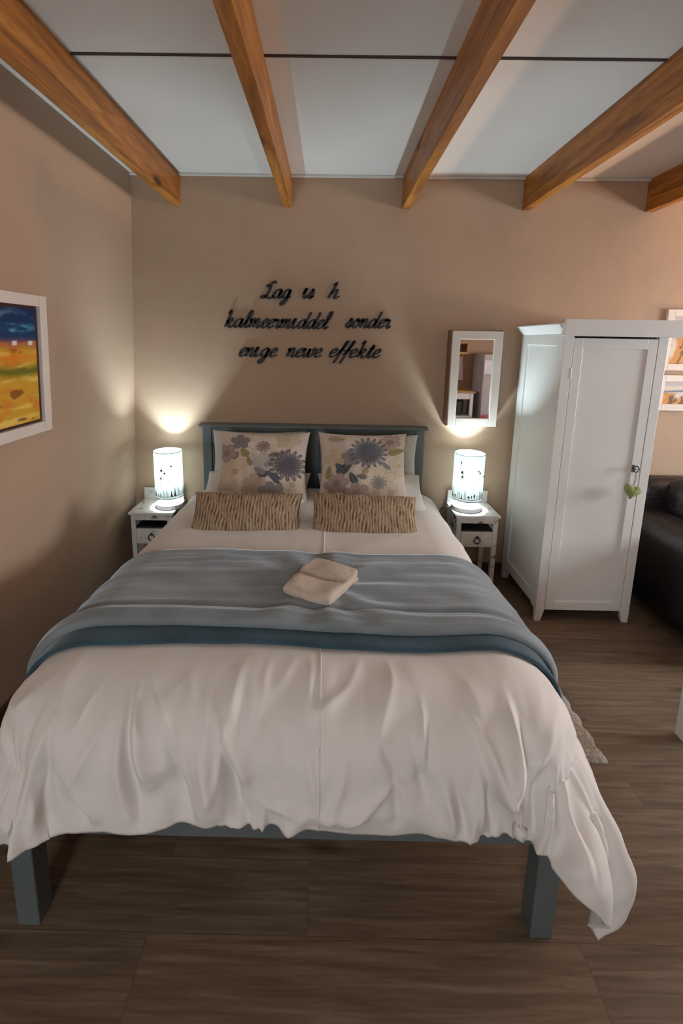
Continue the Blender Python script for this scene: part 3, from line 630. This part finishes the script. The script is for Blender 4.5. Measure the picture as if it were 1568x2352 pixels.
# ------------------------------------------------------------------ table lamps
def cyl_patch(b, r, c, th0, poly, th=.0012):
    """polygon (arc metres, z) wrapped on a cylinder of radius r"""
    vs = []; vo = []
    for (s, z) in poly:
        an = th0+s/r
        vs.append(b.bm.verts.new((c[0]+r*math.cos(an), c[1]+r*math.sin(an), c[2]+z))); vo.append(b.bm.verts.new((c[0]+(r+th)*math.cos(an), c[1]+(r+th)*math.sin(an), c[2]+z)))
    n = len(poly)
    b.bm.faces.new(vo); b.bm.faces.new(vs[::-1])
    for i in range(n): b.bm.faces.new((vs[i], vs[(i+1) % n], vo[(i+1) % n], vo[i]))
def lamp(xc, yc, label, seed, rad, z0):
    t = thing('table_lamp', label, 'lamp', (xc, yc, z0), 0, 'lit bedside lamps')
    MB().lathe([(rad*.55, 0), (rad*.98, 0), (rad*1.0, .012), (rad*.98, .026), (rad*.80, .030), (rad*.2, .032), (.015, .04), (.012, .12), (.02, .125), (.02, .15)], n=56).build('lamp_base', MAT['white_paint'], t, smooth=True)
    b = MB(); b.lathe([(rad, .075), (rad, .385), (rad-.0015, .385), (rad-.0015, .075)], n=72, close=True); sh = b.build('lamp_shade', MAT['shade'], t, smooth=True)
    for z in (.075, .385):
        MB().tube([(rad*math.cos(2*PI*k/56), rad*math.sin(2*PI*k/56), z) for k in range(56)], .0022, 6, True).build('wire_rim', MAT['dark_metal'], sh, smooth=True)
    b = MB()
    for k in range(3): an = 2*PI*k/3; b.tube([(0, 0, .14), (rad*.99*math.cos(an), rad*.99*math.sin(an), .078)], .0015, 6)
    b.build('shade_spider', MAT['dark_metal'], t)
    MB().ball((0, 0, .19), .028, .028, .036, 3).build('bulb', MAT['bulb'], t, smooth=True)
    # printed skyline of little drawings
    rnd = random.Random(seed); b = MB(); bp = MB()
    s = -.155
    while s < .155:
        w = rnd.uniform(.008, .018); h = rnd.uniform(.02, .06); kind = rnd.choice('tower tree box lines'.split())
        z = .092
        if kind == 'tower': cyl_patch(b, rad, (0, 0, 0), -PI/2, [(s, z), (s+w, z), (s+w*.72, z+h*.5), (s+w*.55, z+h*1.1), (s+w*.45, z+h*1.1), (s+w*.28, z+h*.5)])
        elif kind == 'tree': cyl_patch(b, rad, (0, 0, 0), -PI/2, [(s+w*.4, z), (s+w*.6, z), (s+w*.6, z+h*.4), (s+w, z+h*.5), (s+w*.8, z+h*.9), (s+w*.4, z+h), (s, z+h*.7), (s+w*.1, z+h*.45), (s+w*.4, z+h*.4)])
        elif kind == 'box':
            cyl_patch(b, rad, (0, 0, 0), -PI/2, [(s, z), (s+.002, z), (s+.002, z+h*.7), (s, z+h*.7)]); cyl_patch(b, rad, (0, 0, 0), -PI/2, [(s+w, z), (s+w+.002, z), (s+w+.002, z+h*.7), (s+w, z+h*.7)])
            cyl_patch(b, rad, (0, 0, 0), -PI/2, [(s, z+h*.66), (s+w, z+h*.66), (s+w, z+h*.72), (s, z+h*.72)])
        else:
            for q in range(3): cyl_patch(b, rad, (0, 0, 0), -PI/2, [(s+q*w*.4, z), (s+q*w*.4+.0018, z), (s+q*w*.4+.0018, z+h*(1-.2*q)), (s+q*w*.4, z+h*(1-.2*q))])
        s += w+rnd.uniform(.004, .012)
    for q in range(6):
        s = rnd.uniform(-.12, .12); z = rnd.uniform(.19, .35); r0 = rnd.uniform(.006, .013)
        poly = [(s+r0*math.cos(k*PI/3+.3)*(1 if k % 2 else .55), z+r0*math.sin(k*PI/3+.3)*(1 if k % 2 else .7)) for k in range(6)]
        if q == 2 and seed == 1: cyl_patch(bp, rad, (0, 0, 0), -PI/2, poly); continue
        bm_ = MB(); cyl_patch(bm_, rad, (0, 0, 0), -PI/2, poly)
        if q % 2: cyl_patch(bm_, rad, (0, 0, 0), -PI/2, [(s, z-.05), (s+.0015, z-.05), (s+.0015, z), (s, z)])
        bm_.build('printed_motif', MAT['print'], sh)
    for q in range(26): cyl_patch(b, rad, (0, 0, 0), -PI/2, [(-.16+q*.0125, .090), (-.16+(q+1)*.0125, .090), (-.16+(q+1)*.0125, .0925), (-.16+q*.0125, .0925)])
    b.build('skyline_print', MAT['print'], sh)
    if seed == 1: bp.build('heart_print', MAT['print_pink'], sh)
    else: bp.bm.free()
    l = D.lights.new('bulb_light', 'POINT'); l.energy = LAMP_W; l.color = (0.76, 0.94, 1.0); l.shadow_soft_size = .03
    lo = D.objects.new('bulb_light', l); COL.objects.link(lo); lo.parent = t; lo.location = (0, 0, .245)
    return t
lamp(-1.028, -.155, 'lit cylinder lamp with printed white shade on the left bedside table', 1, .091, .5162)
lamp(.975, -.155, 'lit cylinder lamp with printed white shade on the right bedside table', 2, .098, .5362)
def cable(pts, label):
    P = [Vector(p) for p in pts]; out = []
    for i in range(len(P)-1):
        p0, p1, p2, p3 = P[max(i-1, 0)], P[i], P[i+1], P[min(i+2, len(P)-1)]
        for k in range(8):
            t = k/8; out.append(.5*((2*p1)+(-p0+p2)*t+(2*p0-5*p1+4*p2-p3)*t*t+(-p0+3*p1-3*p2+p3)*t**3))
    out.append(P[-1]); o = MB().tube(out, .003, 6).build('lamp_cable', MAT['cable'], smooth=True); tag(o, label, 'cable', 'black lamp cables'); return o
cable([(-.945, -.13, .522), (-.93, -.14, .521), (-.925, -.13, .520), (-.873, -.12, .50), (-.882, -.18, .44), (-.868, -.10, .36), (-.876, -.05, .2), (-.87, -.03, .02)], 'black cable of the left lamp running down the bedside table')
cable([(.882, -.14, .542), (.85, -.15, .541), (.832, -.14, .540), (.806, -.13, .50), (.815, -.19, .43), (.806, -.10, .36), (.812, -.05, .2), (.81, -.03, .02)], 'black cable of the right lamp looping beside the bedside table')

# ------------------------------------------------------------------ wardrobe
def wardrobe():
    X0, X1, Y0, Y1, ZT, ZB = 1.292, 1.848, -.596, -.05, 1.69, .072
    t = thing('wardrobe', 'tall white single door wardrobe with flared cornice beside the sofa', 'wardrobe', (X0, 0, 0))
    w = X1-X0; e = .004
    S = .052
    # corner legs / stiles
    for (xa, xb) in ((0, S), (w-S, w)):
        inn = xb if xa == 0 else xa
        for (ya, yb) in ((Y0, Y0+.028), (Y1-.045, Y1)):
            xo = xa if xa == 0 else xb; sg = 1 if xa == 0 else -1
            b = MB(); b.box(xa, xb, ya, yb, ZB, ZT, bev=.002)
            b.hexa([(min(xo, xo+sg*.034), ya+.003, 0), (max(xo, xo+sg*.034), ya+.003, 0), (max(xo, xo+sg*.034), yb-.003, 0), (min(xo, xo+sg*.034), yb-.003, 0)],
                   [(xa, ya, ZB), (xb, ya, ZB), (xb, yb, ZB), (xa, yb, ZB)])
            b.build('leg', MAT['white_paint'], t)
    for xa, xb in ((.004, .022), (w-.022, w-.004)):
        b = MB(); b.box(xa+.006, xb-.004 if xa < .1 else xb-.006, Y0+.02, Y1-.02, ZB+.03, ZT)
        xo0, xo1 = (0, .02) if xa < .1 else (w-.02, w)
        b.box(xo0+.001, xo1-.001, Y0+.026, Y0+.075, ZB+.08, ZT, bev=.001); b.box(xo0+.001, xo1-.001, Y1-.085, Y1-.043, ZB+.08, ZT, bev=.001)
        b.box(xo0, xo1, Y0+.07, Y1-.08, ZT-.06, ZT, bev=.002)
        b.prism([(Y0+.026, ZB), (Y0+.05, ZB), (Y0+.08, ZB+.016), (Y1-.10, ZB+.016), (Y1-.07, ZB), (Y1-.043, ZB), (Y1-.043, ZB+.085), (Y0+.026, ZB+.085)], xo0+.0005, xo1-.0005, 'x')
        b.build('side_panel', MAT['white_paint'], t)
    MB().box(.02, w-.02, Y1-.014, Y1-.006, ZB, ZT).build('back_panel', MAT['white_paint'], t)
    MB().box(.015, w-.015, Y0+.03, Y1-.01, ZB+.005, ZB+.02).build('bottom_panel', MAT['white_paint'], t)
    # cornice
    b = MB()
    b.hexa([(0, Y0, ZT), (w, Y0, ZT), (w, Y1, ZT), (0, Y1, ZT)], [(-.045, Y0-.02, ZT+.050), (w+.045, Y0-.02, ZT+.050), (w+.045, Y1, ZT+.050), (-.045, Y1, ZT+.050)])
    b.box(-.048, w+.048, Y0-.022, Y1, ZT+.048, ZT+.056, bev=.002)
    b.build('cornice', MAT['white_paint'], t)
    MB().box(-.022, w+.085, Y0-.040, Y0-.0005, ZT-.010, ZT+.078, bev=.004).build('front_fascia', MAT['white_paint'], t)
    # door with a recessed panel
    dx0, dx1, dz0, dz1 = S+.003, w-S-.003, ZB+.002, ZT-.020
    fr = .050
    b = MB(); b.box(dx0, dx0+fr, Y0+.001, Y0+.022, dz0, dz1, bev=.002); b.box(dx1-fr, dx1, Y0+.001, Y0+.022, dz0, dz1, bev=.002)
    b.box(dx0+fr, dx1-fr, Y0+.001, Y0+.022, dz0, dz0+.055, bev=.002); b.box(dx0+fr, dx1-fr, Y0+.001, Y0+.022, dz1-.055, dz1, bev=.002)
    b.box(dx0+fr-.004, dx1-fr+.004, Y0+.009, Y0+.016, dz0+.05, dz1-.05)
    dr = b.build('door', MAT['white_paint'], t)
    kx, kz = 1.752-X0, .955
    b = MB(); b.box(kx-.008, kx+.008, Y0-.002, Y0+.001, kz-.022, kz+.022, bev=.001); b.build('keyhole_plate', MAT['steel'], dr)
    b = MB(); b.tube([(kx, Y0+.003, kz), (kx, Y0-.028, kz)], .003, 8); b.tube([(kx+.014*math.sin(q*PI/8), Y0-.030, kz+.004+.017*math.cos(q*PI/8)) for q in range(16)], .0032, 8, True)
    b.build('key', MAT['dark_metal'], dr, smooth=True)
    for zz in (.35, 1.45): MB().tube([(dx0-.002, Y0+.0, zz), (dx0-.002, Y0+.0, zz+.06)], .003, 8).build('hinge', MAT['white_paint'], dr)
    return t
wardrobe()
# green felt heart hanging from the wardrobe key
def heart():
    hx, hy, hz = 1.736, -.640, .835
    t = thing('heart_pendant', 'fuzzy green felt heart hanging from the wardrobe key', 'pendant', (hx, hy, hz))
    n = 48; m = 14; rings = []
    out = []
    for k in range(n):
        q = 2*PI*k/n; x = 16*math.sin(q)**3; z = 13*math.cos(q)-5*math.cos(2*q)-2*math.cos(3*q)-math.cos(4*q); out.append((x/17*.050, z/17*.046))
    P = np.zeros((n, 2*m-1, 3))
    for j in range(2*m-1):
        s = (j-(m-1))/(m-1); r = math.sqrt(max(0, 1-s*s))**.8
        for k in range(n):
            rr = random.uniform(.985, 1.015); P[k, j] = (out[k][0]*r*rr, s*.020, out[k][1]*r*rr)
    o = grid_mesh('felt_heart', P, MAT['green'], t, closed_u=True); o.rotation_euler = (0, math.radians(14), 0)
    b = MB(); b.tube([(.0, 0, .03), (.006, 0, .06), (.012, .008, .09), (.016, .014, .110)], .0018, 6); b.tube([(.004, 0, .03), (.012, 0, .065), (.018, .008, .09), (.0165, .014, .110)], .0018, 6); b.build('hanging_string', MAT['string'], t)
    return t
heart()

# ------------------------------------------------------------------ wall mirror
def framed(name, label, cat, x0, x1, z0, z1, d, fw, mats, inner, group=None):
    t = thing(name, label, cat, ((x0+x1)/2, 0, z0), 0, group); w = (x1-x0)/2; h = z1-z0
    b = MB(); b.box(-w, -w+fw, -d, -.001, 0, h, bev=.003); b.box(w-fw, w, -d, -.001, 0, h, bev=.003); b.box(-w+fw-.001, w-fw+.001, -d, -.001, 0, fw, bev=.003); b.box(-w+fw-.001, w-fw+.001, -d, -.001, h-fw, h, bev=.003)
    b.build('frame', mats, t)
    if cat == 'mirror':
        b = MB(); b.box(-w-.004, -w+.02, -d+.014, -.0005, -.004, h+.004, bev=.002); b.box(w-.02, w+.004, -d+.014, -.0005, -.004, h+.004, bev=.002); b.box(-w, w, -d+.014, -.0005, -.004, .02, bev=.002); b.box(-w, w, -d+.014, -.0005, h-.02, h+.004, bev=.002)
        b.build('wooden_box_side', MAT['box_wood'], t)
    inner(t, w-fw, fw, h-fw, d); return t
framed('wall_mirror', 'narrow white box framed mirror hanging above the right bedside lamp', 'mirror', .823, 1.148, 1.092, 1.711, .112, .053, MAT['frame_white'],
       lambda t, w, z0, z1, d: MB().box(-w-.003, w+.003, -d+.012, -d+.020, z0-.003, z1+.003).build('mirror_glass', MAT['mirror'], t))

# ------------------------------------------------------------------ wall lettering
G = {
 'a': ([[(.78, .85), (.5, 1.0), (.15, .75), (.08, .3), (.3, 0), (.6, .25), (.8, .95)], [(.82, 1.0), (.72, .35), (.85, 0), (1.1, .25)]], 1.05),
 'k': ([[(.10, 1.55), (.32, 1.95), (.30, 1.4), (.15, 0)], [(.18, .5), (.5, 1.0), (.68, .85), (.5, .58), (.25, .52)], [(.35, .55), (.55, .1), (.75, 0), (1.0, .25)]], .98),
 'l': ([[(-.05, .25), (.3, .8), (.5, 1.6), (.42, 1.95), (.25, 1.6), (.18, .4), (.32, 0), (.6, .25)]], .58),
 'm': ([[(-.06, .75), (.12, 1.0), (.12, .6), (.08, 0)], [(.12, .55), (.38, 1.0), (.5, .8), (.45, 0)], [(.5, .55), (.78, 1.0), (.9, .8), (.85, .2), (1.0, 0), (1.26, .28)]], 1.28),
 'n': ([[(-.02, .8), (.12, 1.0), (.12, .6), (.08, 0)], [(.12, .55), (.42, 1.0), (.55, .8), (.5, .2), (.65, 0), (.88, .25)]], .86),
 'h': ([[(.02, 1.45), (.22, 1.75), (.20, 1.2), (.08, 0)], [(.12, .5), (.42, .95), (.55, .75), (.5, .2), (.65, 0), (.88, .25)]], .86),
 'e': ([[(.1, .42), (.45, .58), (.55, .85), (.38, 1.0), (.12, .72), (.1, .25), (.32, 0), (.7, .28)]], .66),
 'r': ([[(-.02, .75), (.12, 1.05), (.15, .85), (.38, .9), (.36, .5), (.35, .15), (.5, 0), (.7, .25)]], .66),
 'i': ([[(-.08, .45), (.14, 1.08), (.16, .9), (.10, .3), (.25, 0), (.6, .30)]], .62),
 'd': ([[(.62, .85), (.42, 1.0), (.12, .7), (.08, .25), (.28, 0), (.55, .3), (.72, .9)], [(.95, 1.9), (.78, 1.0), (.66, .3), (.8, 0), (1.02, .25)]], 1.0),
 's': ([[(-.05, .1), (.3, .95), (.38, .95), (.45, .45), (.3, 0), (.08, .1)], [(.3, .05), (.65, .25)]], .62),
 'o': ([[(.42, 1.0), (.12, .7), (.1, .2), (.35, 0), (.6, .35), (.55, .85), (.42, 1.0), (.5, .75), (.85, .8)]], .82),
 'g': ([[(.66, .85), (.42, 1.0), (.12, .7), (.08, .3), (.28, .05), (.55, .3), (.72, .95)], [(.72, 1.0), (.55, -.2), (.3, -.75), (.05, -.6), (.3, -.2), (.95, .25)]], .92),
 'f': ([[(.0, .25), (.35, .9), (.62, 1.75), (.52, 1.9), (.40, 1.4), (.2, 0), (.02, -.75)], [(.12, .75), (.42, .82), (.66, .8)]], .60),
 't': ([[(-.02, .3), (.32, 1.5), (.2, .6), (.16, .2), (.3, 0), (.55, .25)], [(.05, 1.05), (.5, 1.1)]], .52),
 'w': ([[(-.02, .75), (.12, 1.0), (.1, .3), (.25, 0), (.48, .4), (.56, 1.0)], [(.56, 1.0), (.52, .3), (.68, 0), (.95, .4), (.92, 1.0), (1.15, .85)]], 1.12),
 'L': ([[(.95, 1.65), (.8, 1.9), (.55, 1.7), (.5, 1.0), (.35, .3), (.05, .0), (-.15, .15), (.1, .28), (.5, .05), (.9, .0), (1.1, .3)], [(.1, 1.25), (.2, 1.5), (.45, 1.3)]], 1.05),
}
def word(text, x0, x1, zb, xh, label):
    sl = .30
    strokes = []; cx = 0
    for ch in text:
        st, adv = G[ch]
        for s in st: strokes.append([(p[0]+cx+sl*p[1], p[1]) for p in s])
        cx += adv
    allx = [p[0] for s in strokes for p in s]; mn, mx = min(allx), max(allx); k = (x1-x0)/(mx-mn)
    b = MB()
    for s in strokes:
        P = [Vector((x0+(p[0]-mn)*k, p[1]*xh)) for p in s]; out = []
        for i in range(len(P)-1):
            p0, p1, p2, p3 = P[max(i-1, 0)], P[i], P[i+1], P[min(i+2, len(P)-1)]
            for q in range(7):
                t = q/7; out.append(.5*((2*p1)+(-p0+p2)*t+(2*p0-5*p1+4*p2-p3)*t*t+(-p0+3*p1-3*p2+p3)*t**3))
        out.append(P[-1]); L = []; Rr = []
        for i, p in enumerate(out):
            d = (out[min(i+1, len(out)-1)]-out[max(i-1, 0)]); d.normalize() if d.length else None
            an = math.atan2(d.y, d.x); wd = xh*(.07+.12*abs(math.sin(an-math.radians(20))))
            if i == 0 or i == len(out)-1: wd *= .6
            nn = Vector((-d.y, d.x)); L.append(p+nn*wd); Rr.append(p-nn*wd)
        f = []
        for i in range(len(out)):
            f.append([b.bm.verts.new((L[i].x, -.001, L[i].y)), b.bm.verts.new((Rr[i].x, -.001, Rr[i].y)), b.bm.verts.new((Rr[i].x, -.011, Rr[i].y)), b.bm.verts.new((L[i].x, -.011, L[i].y))])
        for i in range(len(f)-1):
            for j in range(4): b.bm.faces.new((f[i][j], f[i][(j+1) % 4], f[i+1][(j+1) % 4], f[i+1][j]))
        b.bm.faces.new(f[0][::-1]); b.bm.faces.new(f[-1])
    o = b.build('script_word', MAT['black']); o.location = (0, 0, zb)
    tag(o, label, 'wall lettering', 'black script words above the headboard')
XH = .055
word('Lag', -.416, -.222, 1.905, XH, 'black script word Lag, first of the top line on the wall')
word('is', -.145, -.072, 1.908, XH, 'black script word is, middle of the top line on the wall')
word('h', .020, .095, 1.910, XH, 'single black script letter ending the top line on the wall')
word('kalmeermiddel', -.660, .046, 1.714, XH, 'long black script word kalmeermiddel on the middle line')
word('sonder', .136, .437, 1.724, XH, 'black script word sonder ending the middle line')
word('enige', -.563, -.318, 1.524, XH, 'black script word enige, first of the bottom line')
word('newe', -.250, -.018, 1.526, XH, 'black script word newe, middle of the bottom line')
word('effekte', .040, .374, 1.528, XH, 'black script word effekte ending the bottom line')

# ------------------------------------------------------------------ pictures
def land(U, V):   # U 0..1 across, V 0..1 up: dark sky, white cottages, yellow fields
    c = np.zeros(U.shape+(3,))+np.array((.60, .33, .02))
    n1 = fbm(U, V, 3, 14, 2.2, 4); n2 = fbm(U, V, 5, 8, 7.2, 3)
    sky = np.zeros_like(c)+np.array((.006, .04, .12)); sky = lerp(sky, (.05, .22, .38), sstep(.05, .5, n1)); sky = lerp(sky, (.25, .42, .52), sstep(.35, .6, n1+.2*n2))
    sky = lerp(sky, (.003, .015, .08), sstep(.8, 1.0, V)*.8)
    fld = lerp(c, (.65, .22, .02), sstep(-.1, .5, n2)); fld = lerp(fld, (.75, .52, .10), sstep(.1, .6, n1)); fld = lerp(fld, (.28, .10, .01), sstep(.35, .6, fbm(U, V, 4, 9, 12, 3)))
    g = np.exp(-((V-.47-.02*np.sin(U*6))/.045)**2); fld = lerp(fld, (.14, .15, .01), g)
    fld = lerp(fld, (.70, .22, .02), np.exp(-((V-.58)/.03)**2)*.7)
    m = sstep(.70, .715, V+.01*np.sin(U*11)); out = fld*(1-m[..., None])+sky*m[..., None]
    vil = np.exp(-((V-.69)/.035)**2); out = lerp(out, (.40, .12, .06), vil*.8)
    for x in (.25, .5, .72, .92): out = lerp(out, (.75, .70, .66), ((np.abs(U-x) < .03)*(np.abs(V-.70) < .018))*1.0)
    return out
def abstract(seed):
    def f(U, V):
        n1 = fbm(U, V, 5, 2.0, seed, 3); n2 = fbm(U, V, 8, 3, seed+4, 3)
        c = np.zeros(U.shape+(3,))+np.array((.62, .55, .48))
        low = V < (.55 if seed < 3 else .48)
        c = lerp(c, (.55, .26, .06), low*1.0*sstep(-.35, .05, n1)); c = lerp(c, (.18, .08, .03), low*sstep(.15, .35, n2)*1.0)
        c = lerp(c, (.07, .14, .20), np.exp(-((V-.58-.15*(U-.3))/.05)**2)*(.9 if seed > 3 else .2)); c = lerp(c, (.40, .38, .42), (V > .8)*.6); return c
    return f
def canvas(name, xs, ys, f, place, parent):
    n, m = 90, 110; U, V = np.meshgrid(np.linspace(0, 1, n), np.linspace(0, 1, m), indexing='ij')
    return grid_mesh(name, place(U, V), MAT['paint'], parent, col=f(U, V), smooth=False)
# left wall painting (follows the leaning wall)
def left_picture():
    y1, y0, z0, z1 = -.985, -1.62, 1.205, 1.812
    t = thing('landscape_painting', 'landscape painting of blue sky and yellow fields in white frame on left wall', 'painting', (lx(z0), 0, z0))
    t.rotation_euler = (0, math.atan(LK), 0)
    h = z1-z0; fw = .048
    b = MB(); b.box(.001, .030, y0, y0+fw, 0, h, bev=.003); b.box(.001, .030, y1-fw, y1, 0, h, bev=.003); b.box(.001, .030, y0+fw, y1-fw, 0, fw, bev=.003); b.box(.001, .030, y0+fw, y1-fw, h-fw, h, bev=.003)
    b.build('frame', MAT['frame_white'], t)
    MB().box(.001, .010, y0+fw, y1-fw, fw, h-fw).build('dark_liner', MAT['maroon'], t)
    g = .020
    o = canvas('canvas', 0, 0, land, lambda U, V: np.stack([np.full(U.shape, .014), y0+fw+g+U*(y1-y0-2*fw-2*g), fw+g*.6+V*(h-2*fw-1.2*g)], -1), t)
    so = o.modifiers.new('thick', 'SOLIDIFY'); so.thickness = .004; so.offset = 0
left_picture()
def back_picture(name, label, x0, x1, z0, z1, seed):
    def inner(t, w, za, zb, d):
        o = canvas('canvas', 0, 0, abstract(seed), lambda U, V: np.stack([-w+U*2*w, np.full(U.shape, -.008), za+V*(zb-za)], -1), t)
        so = o.modifiers.new('thick', 'SOLIDIFY'); so.thickness = .004; so.offset = 0
    framed(name, label, 'picture', x0, x1, z0, z1, .024, .045, MAT['frame_white'], inner, 'framed pictures above the sofa')
back_picture('framed_picture', 'upper brown and orange picture in pale frame behind the wardrobe', 2.235, 2.66, 1.475, 1.872, 1.3)
back_picture('framed_picture', 'lower picture with blue streak over orange, behind the wardrobe', 2.235, 2.66, 1.205, 1.445, 4.7)

# ------------------------------------------------------------------ sofa
def puffy(x0, x1, y0, y1, z0, z1, r=.08, seed=0):
    t = bmesh.new(); bmesh.ops.create_cube(t, size=1)
    bmesh.ops.subdivide_edges(t, edges=t.edges[:], cuts=14, use_grid_fill=True)
    hx, hy, hz = (x1-x0)/2, (y1-y0)/2, (z1-z0)/2; c = Vector(((x0+x1)/2, (y0+y1)/2, (z0+z1)/2))
    for v in t.verts:
        p = Vector((v.co.x*2*hx, v.co.y*2*hy, v.co.z*2*hz)); q = Vector((max(-hx+r, min(hx-r, p.x)), max(-hy+r, min(hy-r, p.y)), max(-hz+r, min(hz-r, p.z))))
        d = p-q; d = d.normalized()*r if d.length > 0 else d
        v.co = c+q+d+Vector([noise.noise(Vector(p)*4+Vector((seed, k*9, 0))) for k in range(3)])*.010
    return t
def sofa():
    t = thing('sofa', 'dark leather sofa against the back wall beside the wardrobe', 'sofa', (1.985, -.03, 0))
    def part(n, *a, seed=0, r=.08):
        b = MB(); b.add(puffy(*a, r=r, seed=seed)); b.build(n, MAT['leather'], t, smooth=True, angle=80)
    part('base', .03, 2.0, -.95, 0, .04, .36, r=.04)
    part('armrest', 0, .30, -1.0, -.05, .02, .60, seed=3, r=.12); part('armrest', 1.73, 2.03, -1.0, -.05, .02, .60, seed=4, r=.12)
    for k in range(2):
        part('seat_cushion', .30+.715*k, 1.012+.715*k, -.97, -.25, .33, .50, seed=5+k, r=.07)
    part('backrest', .10, 1.93, -.22, 0, .3, .78, seed=8, r=.09)
    for k in range(2): part('back_cushion', .24+.75*k, 1.0+.75*k, -.40, -.12, .42, .80, seed=11+k, r=.11)
    return t
sofa()
# floor lamp beyond the sofa, outside the frame: the warm light on the right hand walls
def floor_lamp():
    t = thing('floor_lamp', 'slim dark floor lamp with upward facing metal bowl beyond the far end of the sofa', 'lamp', (4.25, -.38, 0))
    MB().lathe([(.14, 0), (.14, .02), (.02, .03), (.012, .8), (.012, 1.22)], n=32).build('pole', MAT['dark_metal'], t, smooth=True)
    MB().lathe([(.03, 1.21), (.11, 1.24), (.16, 1.300), (.157, 1.301), (.108, 1.246), (.03, 1.218)], n=48, close=True).build('uplight_bowl', MAT['dark_metal'], t, smooth=True)
    MB().ball((0, 0, 1.255), .02, .02, .02, 3).build('bulb', MAT['bulb_warm'], t, smooth=True)
    l = D.lights.new('warm_light', 'POINT'); l.energy = WARM_W; l.color = (1.0, .50, .22); l.shadow_soft_size = .05
    lo = D.objects.new('warm_light', l); COL.objects.link(lo); lo.parent = t; lo.location = (0, 0, 1.290)
floor_lamp()
# low white piece at the right picture edge
def side_table():
    t = thing('side_table', 'white table of which one leg shows at the right edge of the floor', 'table', (1.545, -1.43, 0))
    for (x, y) in ((0, 0), (.6, 0), (0, -.5), (.6, -.5)):
        MB().box(x, x+.05, y, y+.05, 0, .55, bev=.003).build('leg', MAT['white_paint'], t)
    MB().box(-.01, .66, -.51, .06, .55, .58, bev=.003).build('table_top', MAT['white_paint'], t)
    for y in (.012, -.488): MB().box(.05, .6, y, y+.02, .47, .55, bev=.002).build('apron', MAT['white_paint'], t)
side_table()
# rug ------------------------------------------------------------
def rug():
    n, m = 170, 100; U, V = np.meshgrid(np.linspace(0, 1, n), np.linspace(0, 1, m), indexing='ij')
    X = -1.29+U*2.46; Y = -1.52+V*.92-.03*(U-.5)
    rng = np.random.RandomState(5); Z = .014+rng.rand(n, m)*.007
    e = (U < .004) | (U > .996) | (V < .005) | (V > .995); Z[e] = .001
    X = X+.006*np.sin(V*60)*(np.abs(U-.5) > .49)
    o = grid_mesh('area_rug', np.stack([X, Y, Z], -1), MAT['rug']); tag(o, 'cream shaggy rug lying across the floor under the bed', 'rug')
rug()

# ------------------------------------------------------------------ far side of the room (seen in the mirror)
def kitchen():
    t = thing('kitchen_table', 'white kitchen table with orange pine top seen in the mirror', 'table', (2.12, -4.95, 0))
    MB().box(-.38, .38, -.22, .22, .80, .835, bev=.004).build('table_top', MAT['pine_top'], t)
    for x in (-.35, .30):
        for y in (-.2, .15): MB().box(x, x+.05, y, y+.05, 0, .80, bev=.003).build('leg', MAT['white_paint'], t)
    for y in (.17, -.19): MB().box(-.33, .33, y, y+.02, .70, .80).build('apron', MAT['white_paint'], t)
    MB().box(-.34, .34, -.19, .19, .38, .41, bev=.003).build('shelf', MAT['white_paint'], t)
    o = MB().box(0, .32, -.15, .15, 0, .24, bev=.01).build('microwave_oven', MAT['dark_metal']); o.location = (1.98, -4.95, .411); tag(o, 'dark microwave oven on the shelf of the pine topped table', 'microwave')
    f = thing('fridge', 'pale grey fridge reflected in the right side of the mirror', 'fridge', (2.83, -4.90, 0))
    MB().box(-.27, .27, -.28, .24, .02, 1.46, bev=.012).build('body', MAT['grey_paint'], f)
    MB().box(-.27, .27, .245, .285, .05, 1.455, bev=.01).build('door', MAT['grey_paint'], f)
    MB().box(.20, .22, .285, .31, .7, 1.1, bev=.004).build('handle', MAT['steel'], f)
    o = MB().box(2.57, 2.75, -4.612, -4.610, 1.14, 1.36).build('paper_note', MAT['paper']); tag(o, 'white paper note stuck on the grey fridge door', 'note')
    s = thing('wall_shelf', 'orange pine wall shelf above the kitchen table in the mirror', 'shelf', (2.15, YF+.13, 1.45))
    MB().box(-.25, .25, -.12, .12, 0, .03, bev=.003).build('board', MAT['pine_top'], s); MB().box(-.25, .25, -.12, .12, .17, .20, bev=.003).build('board', MAT['pine_top'], s)
    for x in (-.25, .225): MB().box(x, x+.025, -.12, .12, .03, .17).build('side', MAT['pine_top'], s)
    MB().box(-.25, .25, -.12, -.10, -.09, 0, bev=.002).build('peg_rail', MAT['pine_top'], s)
    for k, (x, mt_) in enumerate(((.05, 'cloth_grey'), (.20, 'paper'))):
        n, m = 24, 24; U, V = np.meshgrid(np.linspace(0, 1, n), np.linspace(0, 1, m), indexing='ij')
        P = np.stack([2.12+x+(U-.5)*.14*(.6+.4*V), YF+.05+.02*np.sin(U*14+k)*V, 1.40-V*.42], -1)
        o = grid_mesh('dish_towel', P, MAT[mt_]); so = o.modifiers.new('thick', 'SOLIDIFY'); so.thickness = .006
        tag(o, ['grey dish towel hanging below the pine shelf', 'white dish towel hanging below the pine shelf'][k], 'towel', 'hanging dish towels')
    k = thing('waste_bin', 'dark waste bin with coral red lid in front of the fridge', 'bin', (2.62, -4.35, 0))
    MB().lathe([(.10, 0), (.13, .42), (.12, .42), (.09, .02)], n=32).build('bin_body', MAT['bin'], k, smooth=True)
    MB().lathe([(.135, .421), (.135, .45), (.12, .485), (.03, .50)], n=32).build('bin_lid', MAT['coral'], k, smooth=True)
kitchen()
